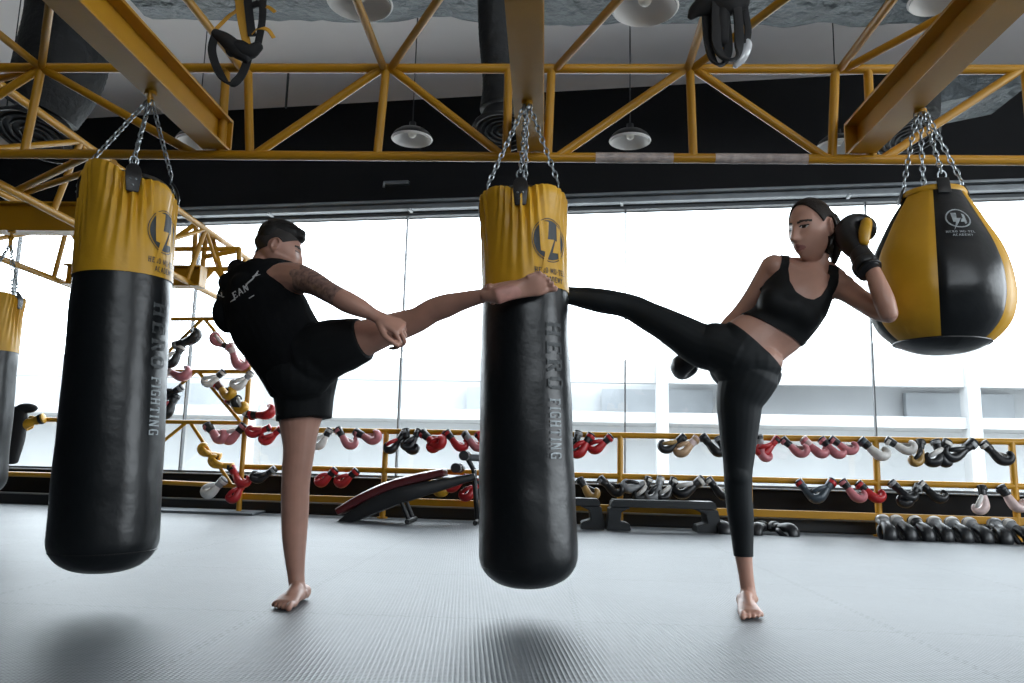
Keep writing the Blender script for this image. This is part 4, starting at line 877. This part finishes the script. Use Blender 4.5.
# ------------------------------------------------------------------ people
TOC = V((-FW.x, -FW.y, 0)).normalized()                       # horizontal direction towards the camera
def pxdir(x, y, d=0.0): return (RT * x - UP * y + TOC * d).normalized()      # direction given as right / down / towards the camera
def head(bm, c, fwd, up, s=1.0, fem=True):
    """one sculpted head: skull, brow, sockets, nose, lips, chin, ears. Returns its 4x4 frame (x = the person's right, y = forward, z = up)"""
    y = fwd.normalized(); z = (up - y * up.dot(y)).normalized(); x = y.cross(z)
    F = Matrix((x, y, z)).transposed().to_4x4(); F.translation = c
    sub = bmesh.new(); bmesh.ops.create_uvsphere(sub, u_segments=96, v_segments=72, radius=1)
    G = lambda a, b: math.exp(-(a / b) ** 2)
    for v in sub.verts:
        d = v.co.normalized(); px, py, pz = d.x * 0.074, d.y * 0.096, d.z * 0.116
        if pz < 0:
            t = min(1, -pz / 0.116); px *= 1 - 0.30 * t ** 1.4
            if py < 0: py *= 1 - 0.55 * min(1, t * 1.5)
            else: py *= 1 - 0.02 * t
        if d.z > 0.2: px *= 1.0 + 0.04 * d.z
        # squarer lower face
        if pz < -0.02 and py > 0: py += 0.016 * min(1, (-pz - 0.02) / 0.06) * G(px, 0.035); 
        if py > 0.02:
            f = min(1, (py - 0.02) / 0.03)
            py -= f * 0.007 * G(pz - 0.045, 0.05)                                          # flatter forehead
            py += f * 0.005 * G(pz - 0.030, 0.010) * G(abs(px) - 0.028, 0.020)              # brow
            py -= f * 0.011 * G(pz - 0.010, 0.012) * G(abs(px) - 0.031, 0.015)              # eye socket
            py += f * 0.0055 * G(pz - 0.008, 0.0075) * G(abs(px) - 0.031, 0.012)            # eyelid bulge
            nz = max(0, min(1, (0.028 - pz) / 0.060)) if pz > -0.036 else max(0, 1 - (-0.036 - pz) / 0.010)
            py += f * (0.006 + 0.018 * nz) * nz ** 0.3 * G(px, 0.0095 + 0.004 * nz) if nz > 0 else 0
            py += f * 0.007 * G(pz + 0.033, 0.009) * G(abs(px) - 0.011, 0.007)              # nostril wings
            py += f * 0.006 * G(pz + 0.058, 0.0065) * G(px, 0.022)                          # upper lip
            py += f * 0.006 * G(pz + 0.072, 0.007) * G(px, 0.019)                           # lower lip
            py -= f * 0.004 * G(pz + 0.065, 0.0035) * G(px, 0.026)
            py -= f * 0.004 * G(pz + 0.084, 0.007) * G(px, 0.025)
            py += f * 0.008 * G(pz + 0.102, 0.014) * G(px, 0.022)                           # chin
            px += math.copysign(f * 0.003, px) * G(pz + 0.012, 0.02) * G(abs(px) - 0.055, 0.02)   # cheekbone
        if not fem and pz < -0.03: px *= 1.08
        v.co = F @ (V((px, py, pz)) * s)
    for sd in (-1, 1):
        e = F @ (V((sd * 0.074, -0.010, 0.002)) * s); ex = (F.to_3x3() @ V((sd * 0.93, -0.36, 0))).normalized()
        ax = Matrix((ex, (F.to_3x3() @ V((sd * 0.36, 0.93, 0))).normalized(), z)).transposed()
        ball(sub, e - ex * 0.004, (0.007 * s, 0.015 * s, 0.027 * s), ax, 16)
        torus(sub, e + ex * 0.006 * s, ex, 0.020 * s, 0.0042 * s, 24, 8, a0=-60, a1=235, stretch=(1.3, 0.78), up=z)
        ball(sub, e + ex * 0.003 - z * 0.024 * s, (0.006 * s, 0.008 * s, 0.009 * s), ax, 12)
    tmp = bpy.data.meshes.new('h'); sub.to_mesh(tmp); sub.free(); bm.from_mesh(tmp); bpy.data.meshes.remove(tmp)
    return F
def hand(bm, w, d, back, thumb, curls=(20, 30, 25), s=1.0, spread=4, tcurl=20):
    """w: wrist, d: along the hand, back: back-of-hand normal, thumb: side on which the thumb sits"""
    d = d.normalized(); back = (back - d * back.dot(d)).normalized(); th = d.cross(back); th = th if th.dot(thumb) > 0 else -th
    loft(bm, [w - d * 0.02 * s, w + d * 0.01 * s, w + d * 0.045 * s, w + d * 0.085 * s], [(0.026 * s, 0.019 * s), (0.028 * s, 0.018 * s), (0.039 * s, 0.0165 * s), (0.040 * s, 0.0135 * s)], side=th, n=16, sub=4)
    LEN = [(0.043, 0.026, 0.021), (0.048, 0.030, 0.022), (0.045, 0.028, 0.022), (0.035, 0.021, 0.019)]
    for k in range(4):
        o = (0.0325 - 0.0217 * k) * s; base = w + d * ((0.083 - (0.006 if k in (0, 2) else 0.012 if k == 3 else 0)) * s) + th * o
        a = 0.0; fan = R((1.5 - k) * spread); pts = [base - d * 0.02 * s, base]; p = base
        for L_, c_ in zip(LEN[k], curls):
            a += R(c_ * (1 + 0.10 * (k - 1.5))); v = (d * math.cos(a) - back * math.sin(a)) + th * math.sin(fan) * 0.7; p = p + v.normalized() * L_ * s; pts.append(p)
        loft(bm, pts, [0.0082 * s, 0.0084 * s, 0.0080 * s, 0.0074 * s, 0.0062 * s], n=10, sub=4, cap=(0.6, 1))
    b0 = w + d * 0.022 * s + th * 0.026 * s - back * 0.006 * s
    t1 = b0 + (d * 0.72 + th * 0.62 - back * 0.25).normalized() * 0.040 * s; t2 = t1 + (d * 0.92 + th * 0.15 - back * math.sin(R(tcurl))).normalized() * 0.032 * s; t3 = t2 + (d * 0.9 - th * 0.15 - back * math.sin(R(tcurl + 10))).normalized() * 0.024 * s
    loft(bm, [b0 - d * 0.01 - th * 0.006, b0, t1, t2, t3], [0.013 * s, 0.0145 * s, 0.0108 * s, 0.0098 * s, 0.0078 * s], n=12, sub=4, cap=(0.6, 1))
def foot(bm, ankle, heel, ball_, up, big, s=1.0):
    """ankle centre, heel centre (near the sole), ball of the foot; up = dorsal direction; big = towards the big toe. Returns toe tips"""
    d = (ball_ - heel).normalized(); up = (up - d * up.dot(d)).normalized(); sd = d.cross(up); sd = sd if sd.dot(big) > 0 else -sd
    L_ = (ball_ - heel).length
    loft(bm, [heel - d * 0.012 * s, heel + d * 0.25 * L_ + up * 0.006 * s, heel + d * 0.6 * L_ + up * 0.008 * s + sd * 0.003, ball_ - d * 0.005, ball_ + d * 0.022 * s], [(0.029 * s, 0.027 * s), (0.030 * s, 0.030 * s), (0.034 * s, 0.025 * s), (0.043 * s, 0.019 * s), (0.040 * s, 0.014 * s)], side=sd, n=20, sub=5, sq=2.3)
    loft(bm, [ankle + up * 0.02, ankle - up * 0.005 + d * 0.012, heel + d * 0.45 * L_ + up * 0.026 * s, ball_ - d * 0.02 + up * 0.008 * s], [0.030 * s, 0.033 * s, 0.027 * s, 0.018 * s], n=16, sub=5)
    loft(bm, [ankle + up * 0.03 - d * 0.012, ankle - d * 0.022 - up * 0.01, heel - d * 0.004], [0.018 * s, 0.019 * s, 0.027 * s], n=14, sub=4)
    for q in (-1, 1): ball(bm, ankle + sd * q * 0.027 * s - up * 0.006, 0.013 * s)
    tips = []
    for k, (o, l, r) in enumerate(((0.031, 0.048, 0.0128), (0.0105, 0.047, 0.0088), (-0.0075, 0.042, 0.0083), (-0.0235, 0.035, 0.0080), (-0.0380, 0.026, 0.0078))):
        b = ball_ + sd * o * s + d * (0.010 - 0.005 * k) * s - up * 0.004 * s; tip = b + (d + sd * (0.06 - 0.05 * k) * 0.6).normalized() * l * s
        loft(bm, [b - d * 0.02, b, b + (tip - b) * 0.55 + up * 0.004 * s, tip - up * 0.003], [r * 0.95 * s, r * s, r * 0.92 * s, r * 0.95 * s], n=10, sub=4, cap=(0.5, 1)); tips.append(tip)
    return tips
def sdf_poly(pts):
    n = len(pts)
    def f(x, y):
        dm = 1e9; ins = False
        for i in range(n):
            x0, y0 = pts[i]; x1, y1 = pts[(i + 1) % n]; ex, ey = x1 - x0, y1 - y0
            t = max(0, min(1, ((x - x0) * ex + (y - y0) * ey) / (ex * ex + ey * ey))); dm = min(dm, math.hypot(x - x0 - ex * t, y - y0 - ey * t))
            if (y0 > y) != (y1 > y) and x < (x1 - x0) * (y - y0) / (y1 - y0) + x0: ins = not ins
        return dm if ins else -dm
    return f
def face_rules(F, s, skin):
    Fi = F.inverted()
    def loc(c): return (Fi @ c) / s
    def eye(c):
        p = loc(c); return p.y > 0.05 and ((abs(p.x) - 0.031) / 0.0125) ** 2 + ((p.z - 0.008) / 0.0048) ** 2 < 1
    def iris(c):
        p = loc(c); return p.y > 0.05 and ((abs(p.x) - 0.031) / 0.0062) ** 2 + ((p.z - 0.008) / 0.0055) ** 2 < 1
    def lash(c):
        p = loc(c); q = abs(p.x) - 0.031; return p.y > 0.04 and abs(q) < 0.0155 and abs(p.z - (0.0135 - 14 * q * q)) < 0.0020
    def brow(c):
        p = loc(c); q = abs(p.x) - 0.032; return p.y > 0.035 and abs(q) < 0.021 and abs(p.z - (0.0295 - 8 * q * q + 0.05 * q)) < 0.0043
    def lips(c):
        p = loc(c); return p.y > 0.05 and (p.x / 0.025) ** 2 + ((p.z + 0.065) / 0.0125) ** 2 < 1
    return [(1, lips), (2, brow), (3, eye), (2, lash), (4, iris)]
def nearest(c, pts): return min((c - p).length for p in pts)

# ---- the man, back to the camera, kicking with his right leg
def man():
    base = PZ(291, 603, 0); t_ = thing('person', 'man in black sleeveless hooded top and shorts kicking the central bag, back turned', 'person', base)
    bm = bmesh.new()
    sv_lo, sv_mid, sv_up = pxdir(0.80, -0.50, 0.30), pxdir(0.97, -0.25, 0.45), pxdir(0.98, -0.16, 0.70)
    T = [P(300, 368, 2.84), P(292, 354, 2.83), P(281, 338, 2.82), P(271, 322, 2.82), P(262, 304, 2.83), P(258, 289, 2.84), P(261, 277, 2.86), P(264, 268, 2.875)]
    loft(bm, T, [(.120, .105), (.125, .105), (.12, .095), (.125, .095), (.135, .10), (.13, .09), (.09, .07), (.055, .055)], side=[sv_lo, sv_lo, sv_mid, sv_mid, sv_up, sv_up, sv_up, sv_up], n=24)
    loft(bm, [P(261, 275, 2.865), P(267, 262, 2.88), P(273, 250, 2.89)], [0.060, 0.054, 0.052], n=18)
    hc = P(278, 249.5, 2.88); hf = (RT * math.sin(R(108)) + TOC * math.cos(R(108)) - V((0, 0, 0.30))).normalized()
    F = head(bm, hc, hf, V((0, 0, 1)) + RT * 0.18, 0.93, fem=False)
    # right arm (nearest the camera), swung down across the thigh
    sh = P(297, 279, 2.74); el = P(337, 297, 2.59); wr = P(376, 316, 2.575)
    ball(bm, P(296, 280, 2.75), (0.058, 0.055, 0.056)); loft(bm, [P(272, 281, 2.79), P(290, 278, 2.76), P(303, 279, 2.72)], [0.06, 0.058, 0.05], n=16)
    loft(bm, [P(292, 278, 2.76), P(305, 280, 2.71), P(316, 284.5, 2.67), P(327, 291, 2.62), P(337, 296.5, 2.59), P(348, 302.5, 2.58), P(361, 308.5, 2.575), P(370, 313, 2.575), wr], [.054, .048, .041, .037, .0355, .0365, .031, .024, .021], n=18)
    hd = pxdir(0.88, 0.44, 0.10); hand(bm, wr + hd * 0.010, hd, pxdir(0.45, -0.60, 0.60), pxdir(-0.35, 0.55, 0.6), curls=(52, 80, 45), s=1.0, tcurl=10, spread=6)
    # left arm folded in front of the chest (beyond the body)
    loft(bm, [P(240, 290, 2.93), P(238, 300, 2.98), P(246, 314, 3.03), P(258, 318, 3.06)], [.055, .046, .042, .038], n=16)
    loft(bm, [P(258, 318, 3.06), P(270, 308, 3.10), P(281, 298, 3.11)], [.037, .035, .026], n=16)
    hand(bm, P(283, 296, 3.11), pxdir(0.7, -0.7, -0.1), pxdir(-0.3, -0.3, -0.9), pxdir(-0.6, -0.6, 0), curls=(70, 80, 50), s=0.95)
    # standing (left) leg
    pts = [(303, 384, 2.88, .108), (302, 402, 2.88, .095), (300, 421, 2.875, .0765), (299.5, 436, 2.872, .065), (299, 450, 2.87, .057), (297, 468, 2.87, .0535), (295.5, 485, 2.875, .0505), (295, 510, 2.885, .0495), (294.5, 535, 2.885, .0445), (295, 557, 2.88, .0365), (296, 574, 2.875, .0300), (297, 586, 2.87, .0285)]
    loft(bm, [P(*p[:3]) for p in pts], [p[3] for p in pts], n=22)
    ank = P(297.5, 591, 2.87); toe = V((ank.x - 0.002, ank.y - 0.118, 0.018)); heel = V((ank.x + 0.006, ank.y + 0.045, 0.027))
    foot(bm, ank, heel, toe, V((0, 0, 1)), V((0.5, -0.5, 0)), 0.95)
    # kicking (right) leg
    pts = [(312, 361, 2.81, .095), (327, 352, 2.785, .090), (345, 345, 2.765, .080), (372, 335.5, 2.745, .062), (390, 329, 2.735, .0545), (404, 324.5, 2.725, .050), (418, 319.5, 2.71, .0445), (432, 311, 2.69, .0430), (446, 306, 2.67, .0415), (458, 302.2, 2.65, .0345), (470, 299, 2.63, .0290), (482, 296.2, 2.61, .0245)]
    loft(bm, [P(*p[:3]) for p in pts], [p[3] for p in pts], n=22)
    Yk = 2.60; ank2 = P(491, 293.5, Yk); heel2 = P(500, 295.0, Yk - 0.028); ball2 = P(537, 284.0, Yk - 0.005)
    foot(bm, ank2, heel2, ball2, pxdir(0.0, -0.55, -0.85), pxdir(0.1, 0.95, 0.1), 0.97)
    me = remesh(bm, 0.0038, 4)
    for m_ in (SKINM, LIPS, BROW, EYEW, EYEM, TATTOO, SOLE): me.materials.append(m_)
    rules = face_rules(F, 0.93, SKINM); n_up = pxdir(0, -0.55, -0.85)
    tat = lambda c: segd(c, P(303, 279, 2.72), P(332, 294, 2.60))[0] < 0.056 and (c - P(303, 279, 2.72)).dot(pxdir(.88, .45, .2)) > -0.03 + 0.05 * noise.noise(c * 22)
    axis = (ball2 - heel2).normalized()
    sol = lambda c: segd(c, heel2, ball2 + axis * 0.05)[0] < 0.05 and (c - ank2).dot(axis) > 0.005 and (c - heel2).dot(n_up) < 0.004
    rules = [r for r in rules if r[0] not in (3, 4)]
    paint(me, rules + [(5, tat), (6, sol)])
    body = link('body', me, [], t_, smooth=True, angle=180)
    # hair: short sides, longer top brushed forward
    Fi = F.inverted()
    bw = body.data.copy(); bw.transform(Matrix.Translation(ORG[t_.name]))
    def gh(c):
        p = (Fi @ c) / 0.93
        if p.length > 0.2: return -1
        g = 0.55 * (p.z * 1.45 - p.y - 0.018)
        g = min(g, p.z + 0.055 + 0.25 * max(0, -p.y)); ear = min((p - V((sd * 0.076, -0.012, 0.0))).length for sd in (-1, 1)); return min(g, ear - 0.031)
    hb = shell(bw, gh, 0.0035); link('cropped_sides', hb, HAIRF, t_)
    top = bmesh.new()
    for (x, y, z, a, b, c) in ((0, 0.0, 0.072, .064, .084, .052), (0, -0.045, 0.045, .066, .052, .066), (0, 0.050, 0.082, .054, .036, .032), (0.015, 0.064, 0.076, .036, .024, .022), (-0.018, 0.063, 0.077, .036, .024, .022)):
        ball(top, F @ (V((x, y, z)) * 0.93), (a * 0.93, b * 0.93, c * 0.93), F.to_3x3(), 24)
    hm = remesh(top, 0.005, 3)
    for v in hm.vertices: v.co += v.co.normalized() * 0 + (v.co - hc).normalized() * (noise.noise(v.co * 55) * 0.0035 + 0.002)
    link('hair', hm, HAIRM, t_)
    # sleeveless hooded top
    bm = bmesh.new()
    loft(bm, [P(303, 372, 2.84)] + T[:-1] + [P(263, 270, 2.87)], [(.150, .130), (.150, .130), (.152, .130), (.155, .128), (.165, .128), (.160, .125), (.140, .112), (.105, .090), (.075, .075)],
         side=[sv_lo, sv_lo, sv_lo, sv_mid, sv_mid, sv_up, sv_up, sv_up, sv_up], n=28, cap=(0.2, 0.4))
    ball(bm, P(235, 297, 2.90), (0.066, 0.075, 0.075)); ball(bm, P(228, 312, 2.86), (0.05, 0.07, 0.08)); ball(bm, P(246, 282, 2.84), (0.07, 0.07, 0.05))
    loft(bm, [P(243, 270, 2.97), P(238, 270, 2.88), P(243, 275, 2.80), P(257, 272, 2.765), P(273, 268, 2.775), P(287, 268, 2.83), P(292, 271, 2.90)], [.030, .040, .047, .046, .038, .030, .026], n=16, sub=6)
    ball(bm, P(233, 283, 2.82), (0.055, 0.05, 0.045)); ball(bm, P(250, 283, 2.76), (0.07, 0.045, 0.05)); ball(bm, P(282, 272, 2.81), (0.055, 0.05, 0.030))
    hm = remesh(bm, 0.0055, 4)
    for v in hm.vertices:
        d = noise.noise(v.co * 7) * 0.006 + noise.noise(v.co * 17) * 0.003; v.co += v.normal * d
    hoodie = link('hooded_top', hm, COTTON, t_)
    from mathutils.bvhtree import BVHTree
    hw = hoodie.data.copy(); hw.transform(Matrix.Translation(ORG[t_.name])); bt = BVHTree.FromPolygons([v.co for v in hw.vertices], [p.vertices[:] for p in hw.polygons])
    def on(px, py):
        h, n_, _, _ = bt.ray_cast(V((0, 0, CH)), ray(px, py).normalized()); return (h + n_ * 0.003) if h else P(px, py, 2.7)
    bm = bmesh.new(); u_, v_ = V((16, -10.5)).normalized(), V((-0.35, -0.94))
    m2 = lambda u, v: on(231 + u_.x * u + v_.x * v, 302.0 + u_.y * u + v_.y * v)
    text(bm, 'EAN', 6.6, m2, 4.5, 0)
    def stroke(pl, w0):
        for (a, b) in zip(pl, pl[1:]):
            d = V((b[0] - a[0], b[1] - a[1])); n_ = V((-d.y, d.x)).normalized(); r = []
            for k in range(5):
                c = V(a[:2]) + d * k / 4; w_ = a[2] + (b[2] - a[2]) * k / 4; r.append([bm.verts.new(on(c.x + n_.x * w_ * s_, c.y + n_.y * w_ * s_)) for s_ in (-1, 1)])
            for k in range(4): bm.faces.new((r[k][0], r[k][1], r[k + 1][1], r[k + 1][0]))
    stroke([(231, 302, .3), (236, 299, .9)], 1); stroke([(244.5, 289, .4), (248, 283.5, .7), (253, 279.5, .7), (258.5, 271, .5)], 1); stroke([(255, 276.5, .5), (260.5, 275, .3)], 1)
    stroke([(253, 278, .9), (258, 273.5, .6)], 1); stroke([(249.5, 298.5, .5), (254.5, 295.5, .5)], 1); stroke([(218.5, 295, .5), (221, 296.5, .6)], 1); stroke([(222, 292, .6), (222.5, 297, .6), (225, 297, .5)], 1)
    for f in bm.faces: f.material_index = 0
    link('back_print', bm, mat('white_print', (0.5, 0.52, 0.53), 0.6), hoodie, 'white print on the back of the top')
    # shorts
    bm = bmesh.new()
    loft(bm, [P(298, 352, 2.83), P(302, 366, 2.84), P(304, 378, 2.86)], [(.145, .125), (.150, .135), (.125, .12)], side=sv_lo, n=26, cap=(0.3, 0.6))
    loft(bm, [P(306, 372, 2.87), P(304, 388, 2.88), P(304, 404, 2.88), P(304.5, 420, 2.878)], [(.118, .12), (.113, .118), (.106, .113), (.101, .108)], side=RT, n=26, cap=(0.4, 0))
    loft(bm, [P(310, 356, 2.80), P(330, 349, 2.775), P(350, 343, 2.76), P(364, 338, 2.75)], [(.120, .115), (.106, .110), (.092, .100), (.077, .092)], side=pxdir(0.33, 0.94), n=26, cap=(0.4, 0))
    ball(bm, P(316, 365, 2.80), (.095, .115, .080)); ball(bm, P(300, 372, 2.80), (.12, .10, .11))
    sm = remesh(bm, 0.0055, 3)
    for v in sm.vertices: v.co += v.normal * (noise.noise(v.co * 8) * 0.006 + noise.noise(v.co * 19) * 0.003)
    link('shorts', sm, SHORTS, t_)
man()

# ---- the woman, facing the camera, kicking with her right leg
def woman():
    base = PZ(752, 619.5, 0); t_ = thing('person', 'woman in black sports bra and leggings with boxing gloves, kicking the bag from the right', 'person', base)
    bm = bmesh.new()
    S_ = pxdir(0.85, 0.52, 0.08); S2 = pxdir(0.72, 0.69, 0.05); S3 = pxdir(0.95, 0.30, 0.10)
    T = [(738, 374, 2.90, .098, .085), (744, 362, 2.895, .122, .098), (752.5, 346, 2.89, .121, .090), (766, 336, 2.885, .108, .078), (779, 326, 2.88, .107, .080), (789, 311, 2.875, .116, .090), (798, 294, 2.87, .120, .088), (805, 280, 2.87, .112, .064), (810, 271, 2.88, .065, .048)]
    loft(bm, [P(*p[:3]) for p in T], [(p[3], p[4]) for p in T], side=[S2, S2, S2, S_, S_, S_, S_, S3, S3], n=28)
    for q in ((776, 303, 2.835), (803, 316, 2.830)): ball(bm, P(*q), (.060, .056, .058))
    ball(bm, P(789, 309, 2.845), (.095, .078, .064))
    ball(bm, P(733, 366, 2.955), .085); ball(bm, P(757, 372, 2.95), .085); ball(bm, P(752, 360, 2.885), (.11, .09, .09))
    loft(bm, [P(812, 275, 2.89), P(816, 261, 2.89), P(820, 245, 2.885)], [.052, .043, .042], n=18)
    loft(bm, [P(780, 265, 2.87), P(797, 267, 2.885), P(813, 266, 2.905), P(827, 271, 2.88), P(838, 279, 2.85)], [.034, .036, .038, .036, .036], n=16)
    # collar bones
    loft(bm, [P(808, 272, 2.815), P(793, 267, 2.825), P(778, 262, 2.85)], [.008, .010, .010], n=8); loft(bm, [P(816, 276, 2.83), P(826, 278, 2.835), P(840, 282, 2.845)], [.008, .009, .010], n=8)
    hs = 0.985; hc = P(811.5, 230.5, 2.835); hf = (-RT * math.sin(R(60)) + TOC * math.cos(R(60)) - V((0, 0, 0.15))).normalized()
    F = head(bm, hc, hf, V((0, 0, 1)) + RT * 0.06, hs)
    # right arm, down behind the hip
    ball(bm, P(774, 267, 2.875), (.044, .046, .046))
    ra = [P(773, 266, 2.88), P(763, 281, 2.91), P(752, 298, 2.945), P(740, 313, 2.975), P(728, 327, 3.01), P(718, 340, 3.04), P(712, 346, 3.05)]
    loft(bm, ra, [.044, .038, .034, .030, .032, .026, .021], n=16)
    # left arm, raised guard beside the head
    ball(bm, P(842, 286, 2.835), (.045, .046, .044)); la = [P(832, 285, 2.85), P(846, 290, 2.82), P(862, 301, 2.765), P(877, 310, 2.70), P(890, 315, 2.645)]
    loft(bm, la, [.047, .043, .037, .035, .028], n=16)
    loft(bm, [P(889, 315, 2.645), P(884, 300, 2.645), P(877, 282, 2.66), P(870, 264, 2.69)], [.030, .034, .030, .024], n=16)
    # standing (left) leg
    pts = [(751, 374, 2.90, .098), (744, 388, 2.905, .092), (739.5, 402, 2.91, .0795), (739, 418, 2.915, .0715), (738.5, 437, 2.925, .0625), (738.5, 456, 2.935, .0535), (738, 472, 2.94, .047), (738.5, 494, 2.955, .0445), (740.5, 515, 2.97, .0425), (742, 532, 2.98, .0375), (743.5, 555, 2.985, .0310), (746, 575, 2.985, .0265), (748, 590, 2.985, .0262)]
    loft(bm, [P(*p[:3]) for p in pts], [p[3] for p in pts], n=22)
    ball(bm, P(738, 473, 2.93), (.040, .042, .055))
    ank = P(748, 597, 2.985); heel = V((ank.x - 0.004, ank.y + 0.045, 0.028)); bl = V((base.x + 0.003, base.y + 0.035, 0.019))
    tips = foot(bm, ank, heel, bl, V((0, 0, 1)), V((-1, 0, 0)), 0.93)
    # kicking (right) leg
    pts = [(739, 357, 2.895, .100), (718, 348, 2.915, .090), (701, 345, 2.93, .0795), (681, 333.5, 2.945, .0665), (663, 323.5, 2.96, .0575), (648, 316, 2.975, .0515), (635, 309, 2.985, .0470), (621, 304.3, 2.99, .0430), (602, 301, 2.995, .0435), (585, 298, 3.0, .0380), (572, 296, 3.0, .0320), (552, 293, 3.0, .0270), (534, 290.5, 3.0, .0255)]
    loft(bm, [P(*p[:3]) for p in pts], [p[3] for p in pts], n=22)
    foot(bm, P(530, 290, 3.0), P(526, 297, 3.02), P(507, 284, 3.0), pxdir(-0.6, -0.3, 0.5), pxdir(0, 0, -1), 0.9)
    me = remesh(bm, 0.0042, 4)
    for m_ in (SKINW, LIPS, BROW, EYEW, EYEM, NAIL): me.materials.append(m_)
    nails = [t + V((0, 0.004, 0.008)) for t in tips]
    paint(me, face_rules(F, hs, SKINW) + [(5, lambda c: nearest(c, nails) < 0.0055)])
    body = link('body', me, [], t_, smooth=True, angle=180)
    bw = body.data.copy(); bw.transform(Matrix.Translation(ORG[t_.name]))
    arm_r = list(zip(ra, ra[1:]))
    def armd(p): return min(segd(p, a, b)[0] for a, b in arm_r)
    # leggings
    Pw = P(752.5, 345, 2.89); nw = (RT * -0.70 - UP * 0.714).normalized(); zh = P(743.5, 556, 2.985).z
    def gl_(p):
        w_ = (p - Pw).dot(nw)
        if p.x > P(800, 340, 2.9).x: return -1.0
        return min(w_, p.z - zh, armd(p) - 0.055 if p.y > 2.93 else 1)
    link('leggings', shell(bw, gl_, 0.004), LYCRA, t_)
    # sports bra: pattern drawn flat on the torso (across, along)
    o = P(789, 305, 2.80); A_ = (P(811, 268, 2.80) - P(766, 336, 2.80)).normalized(); L_ = (S_ - A_ * S_.dot(A_)).normalized()
    def flat(px, py): q = P(px, py, 2.80) - o; return (q.dot(L_), q.dot(A_))
    pat = sdf_poly([flat(*p) for p in [(748, 312), (758, 301), (768, 283), (782, 268), (787, 250), (795, 250), (790, 268), (789, 282), (794, 293), (803, 299.5), (812, 300.5), (821, 296), (828, 287), (832, 276), (834, 262), (842, 266), (838, 282), (834, 298), (830, 318), (823, 330), (807, 343.5), (780, 329.5), (752, 313)]])
    def gb(p):
        q = p - o; a, b = q.dot(L_), q.dot(A_)
        if abs(a) > 0.3 or abs(b) > 0.3: return -1.0
        g = pat(a, b)
        if p.y > 2.89: g = min(g, armd(p) - 0.052)
        if (p - hc).length < 0.118: g = -1.0
        return g
    link('sports_bra', shell(bw, gb, 0.0055, relax=40), BRA, t_)
    # hair, combed back into a ponytail
    Fi = F.inverted()
    def gh(c):
        p = (Fi @ c) / hs
        if p.length > 0.2: return -1
        g = 0.8 * (p.z * 0.42 - p.y + 0.014); g = min(g, p.z + 0.075 + 0.3 * max(0, -p.y))
        ear = min((p - V((sd * 0.078, -0.010, 0.0))).length for sd in (-1, 1)); return min(g, ear - 0.037)
    hb = shell(bw, gh, 0.0075)
    link('hair', hb, HAIRW, t_)
    bm = bmesh.new(); loft(bm, [F @ V((0, -0.082, 0.060)), F @ V((0, -0.112, 0.045)), F @ V((0.0, -0.128, 0.0)), F @ V((0.0, -0.122, -0.06)), F @ V((0.0, -0.105, -0.12))], [.020, .028, .031, .027, .010], n=18, sub=6)
    pm = remesh(bm, 0.005, 2)
    for v in pm.vertices: v.co += v.normal * noise.noise(V((v.co.x * 90, v.co.y * 90, v.co.z * 12))) * 0.004
    link('ponytail', pm, HAIRW, t_)
    bm = bmesh.new(); torus(bm, F @ V((0, -0.094, 0.056)), F.to_3x3() @ V((0, -1, -0.35)), 0.022, 0.006, 20, 8); link('hair_tie', bm, BLKWEB, t_)
    # gloves (worn)
    def worn(a, b, back, cols, sc_, lab):
        d = b - a; mt = orient(d, back); mt.translation = a - ORG[t_.name]
        g = bpy.data.objects.new('boxing_glove', GME['cuff']); C.objects.link(g); g.parent = t_; g.matrix_local = mt @ Matrix.Scale(sc_, 4); g.material_slots[0].link = 'OBJECT'; g.material_slots[0].material = GM[cols[2]]; g['label'] = lab; ORG[g.name] = V((0, 0, 0))
        for k, c in (('shell', cols[0]), ('thumb', cols[1]), ('wrist_strap', cols[3])):
            ob = bpy.data.objects.new(k, GME[k]); C.objects.link(ob); ob.parent = g; ob.material_slots[0].link = 'OBJECT'; ob.material_slots[0].material = GM[c]
            if c != cols[0]: ob['label'] = c + ' ' + k.replace('_', ' ')
        return g
    worn(P(870, 271, 2.675), P(843, 228, 2.79), pxdir(-0.84, 0.28, 0.16), ('black', 'yellow', 'black', 'black'), 0.96, 'black boxing glove with yellow thumb raised beside her head')
    worn(P(714, 344, 3.05), P(681, 365, 3.16), pxdir(0, -0.3, 1), ('black', 'black', 'black', 'grey'), 0.84, 'black boxing glove held low behind her thigh')
woman()
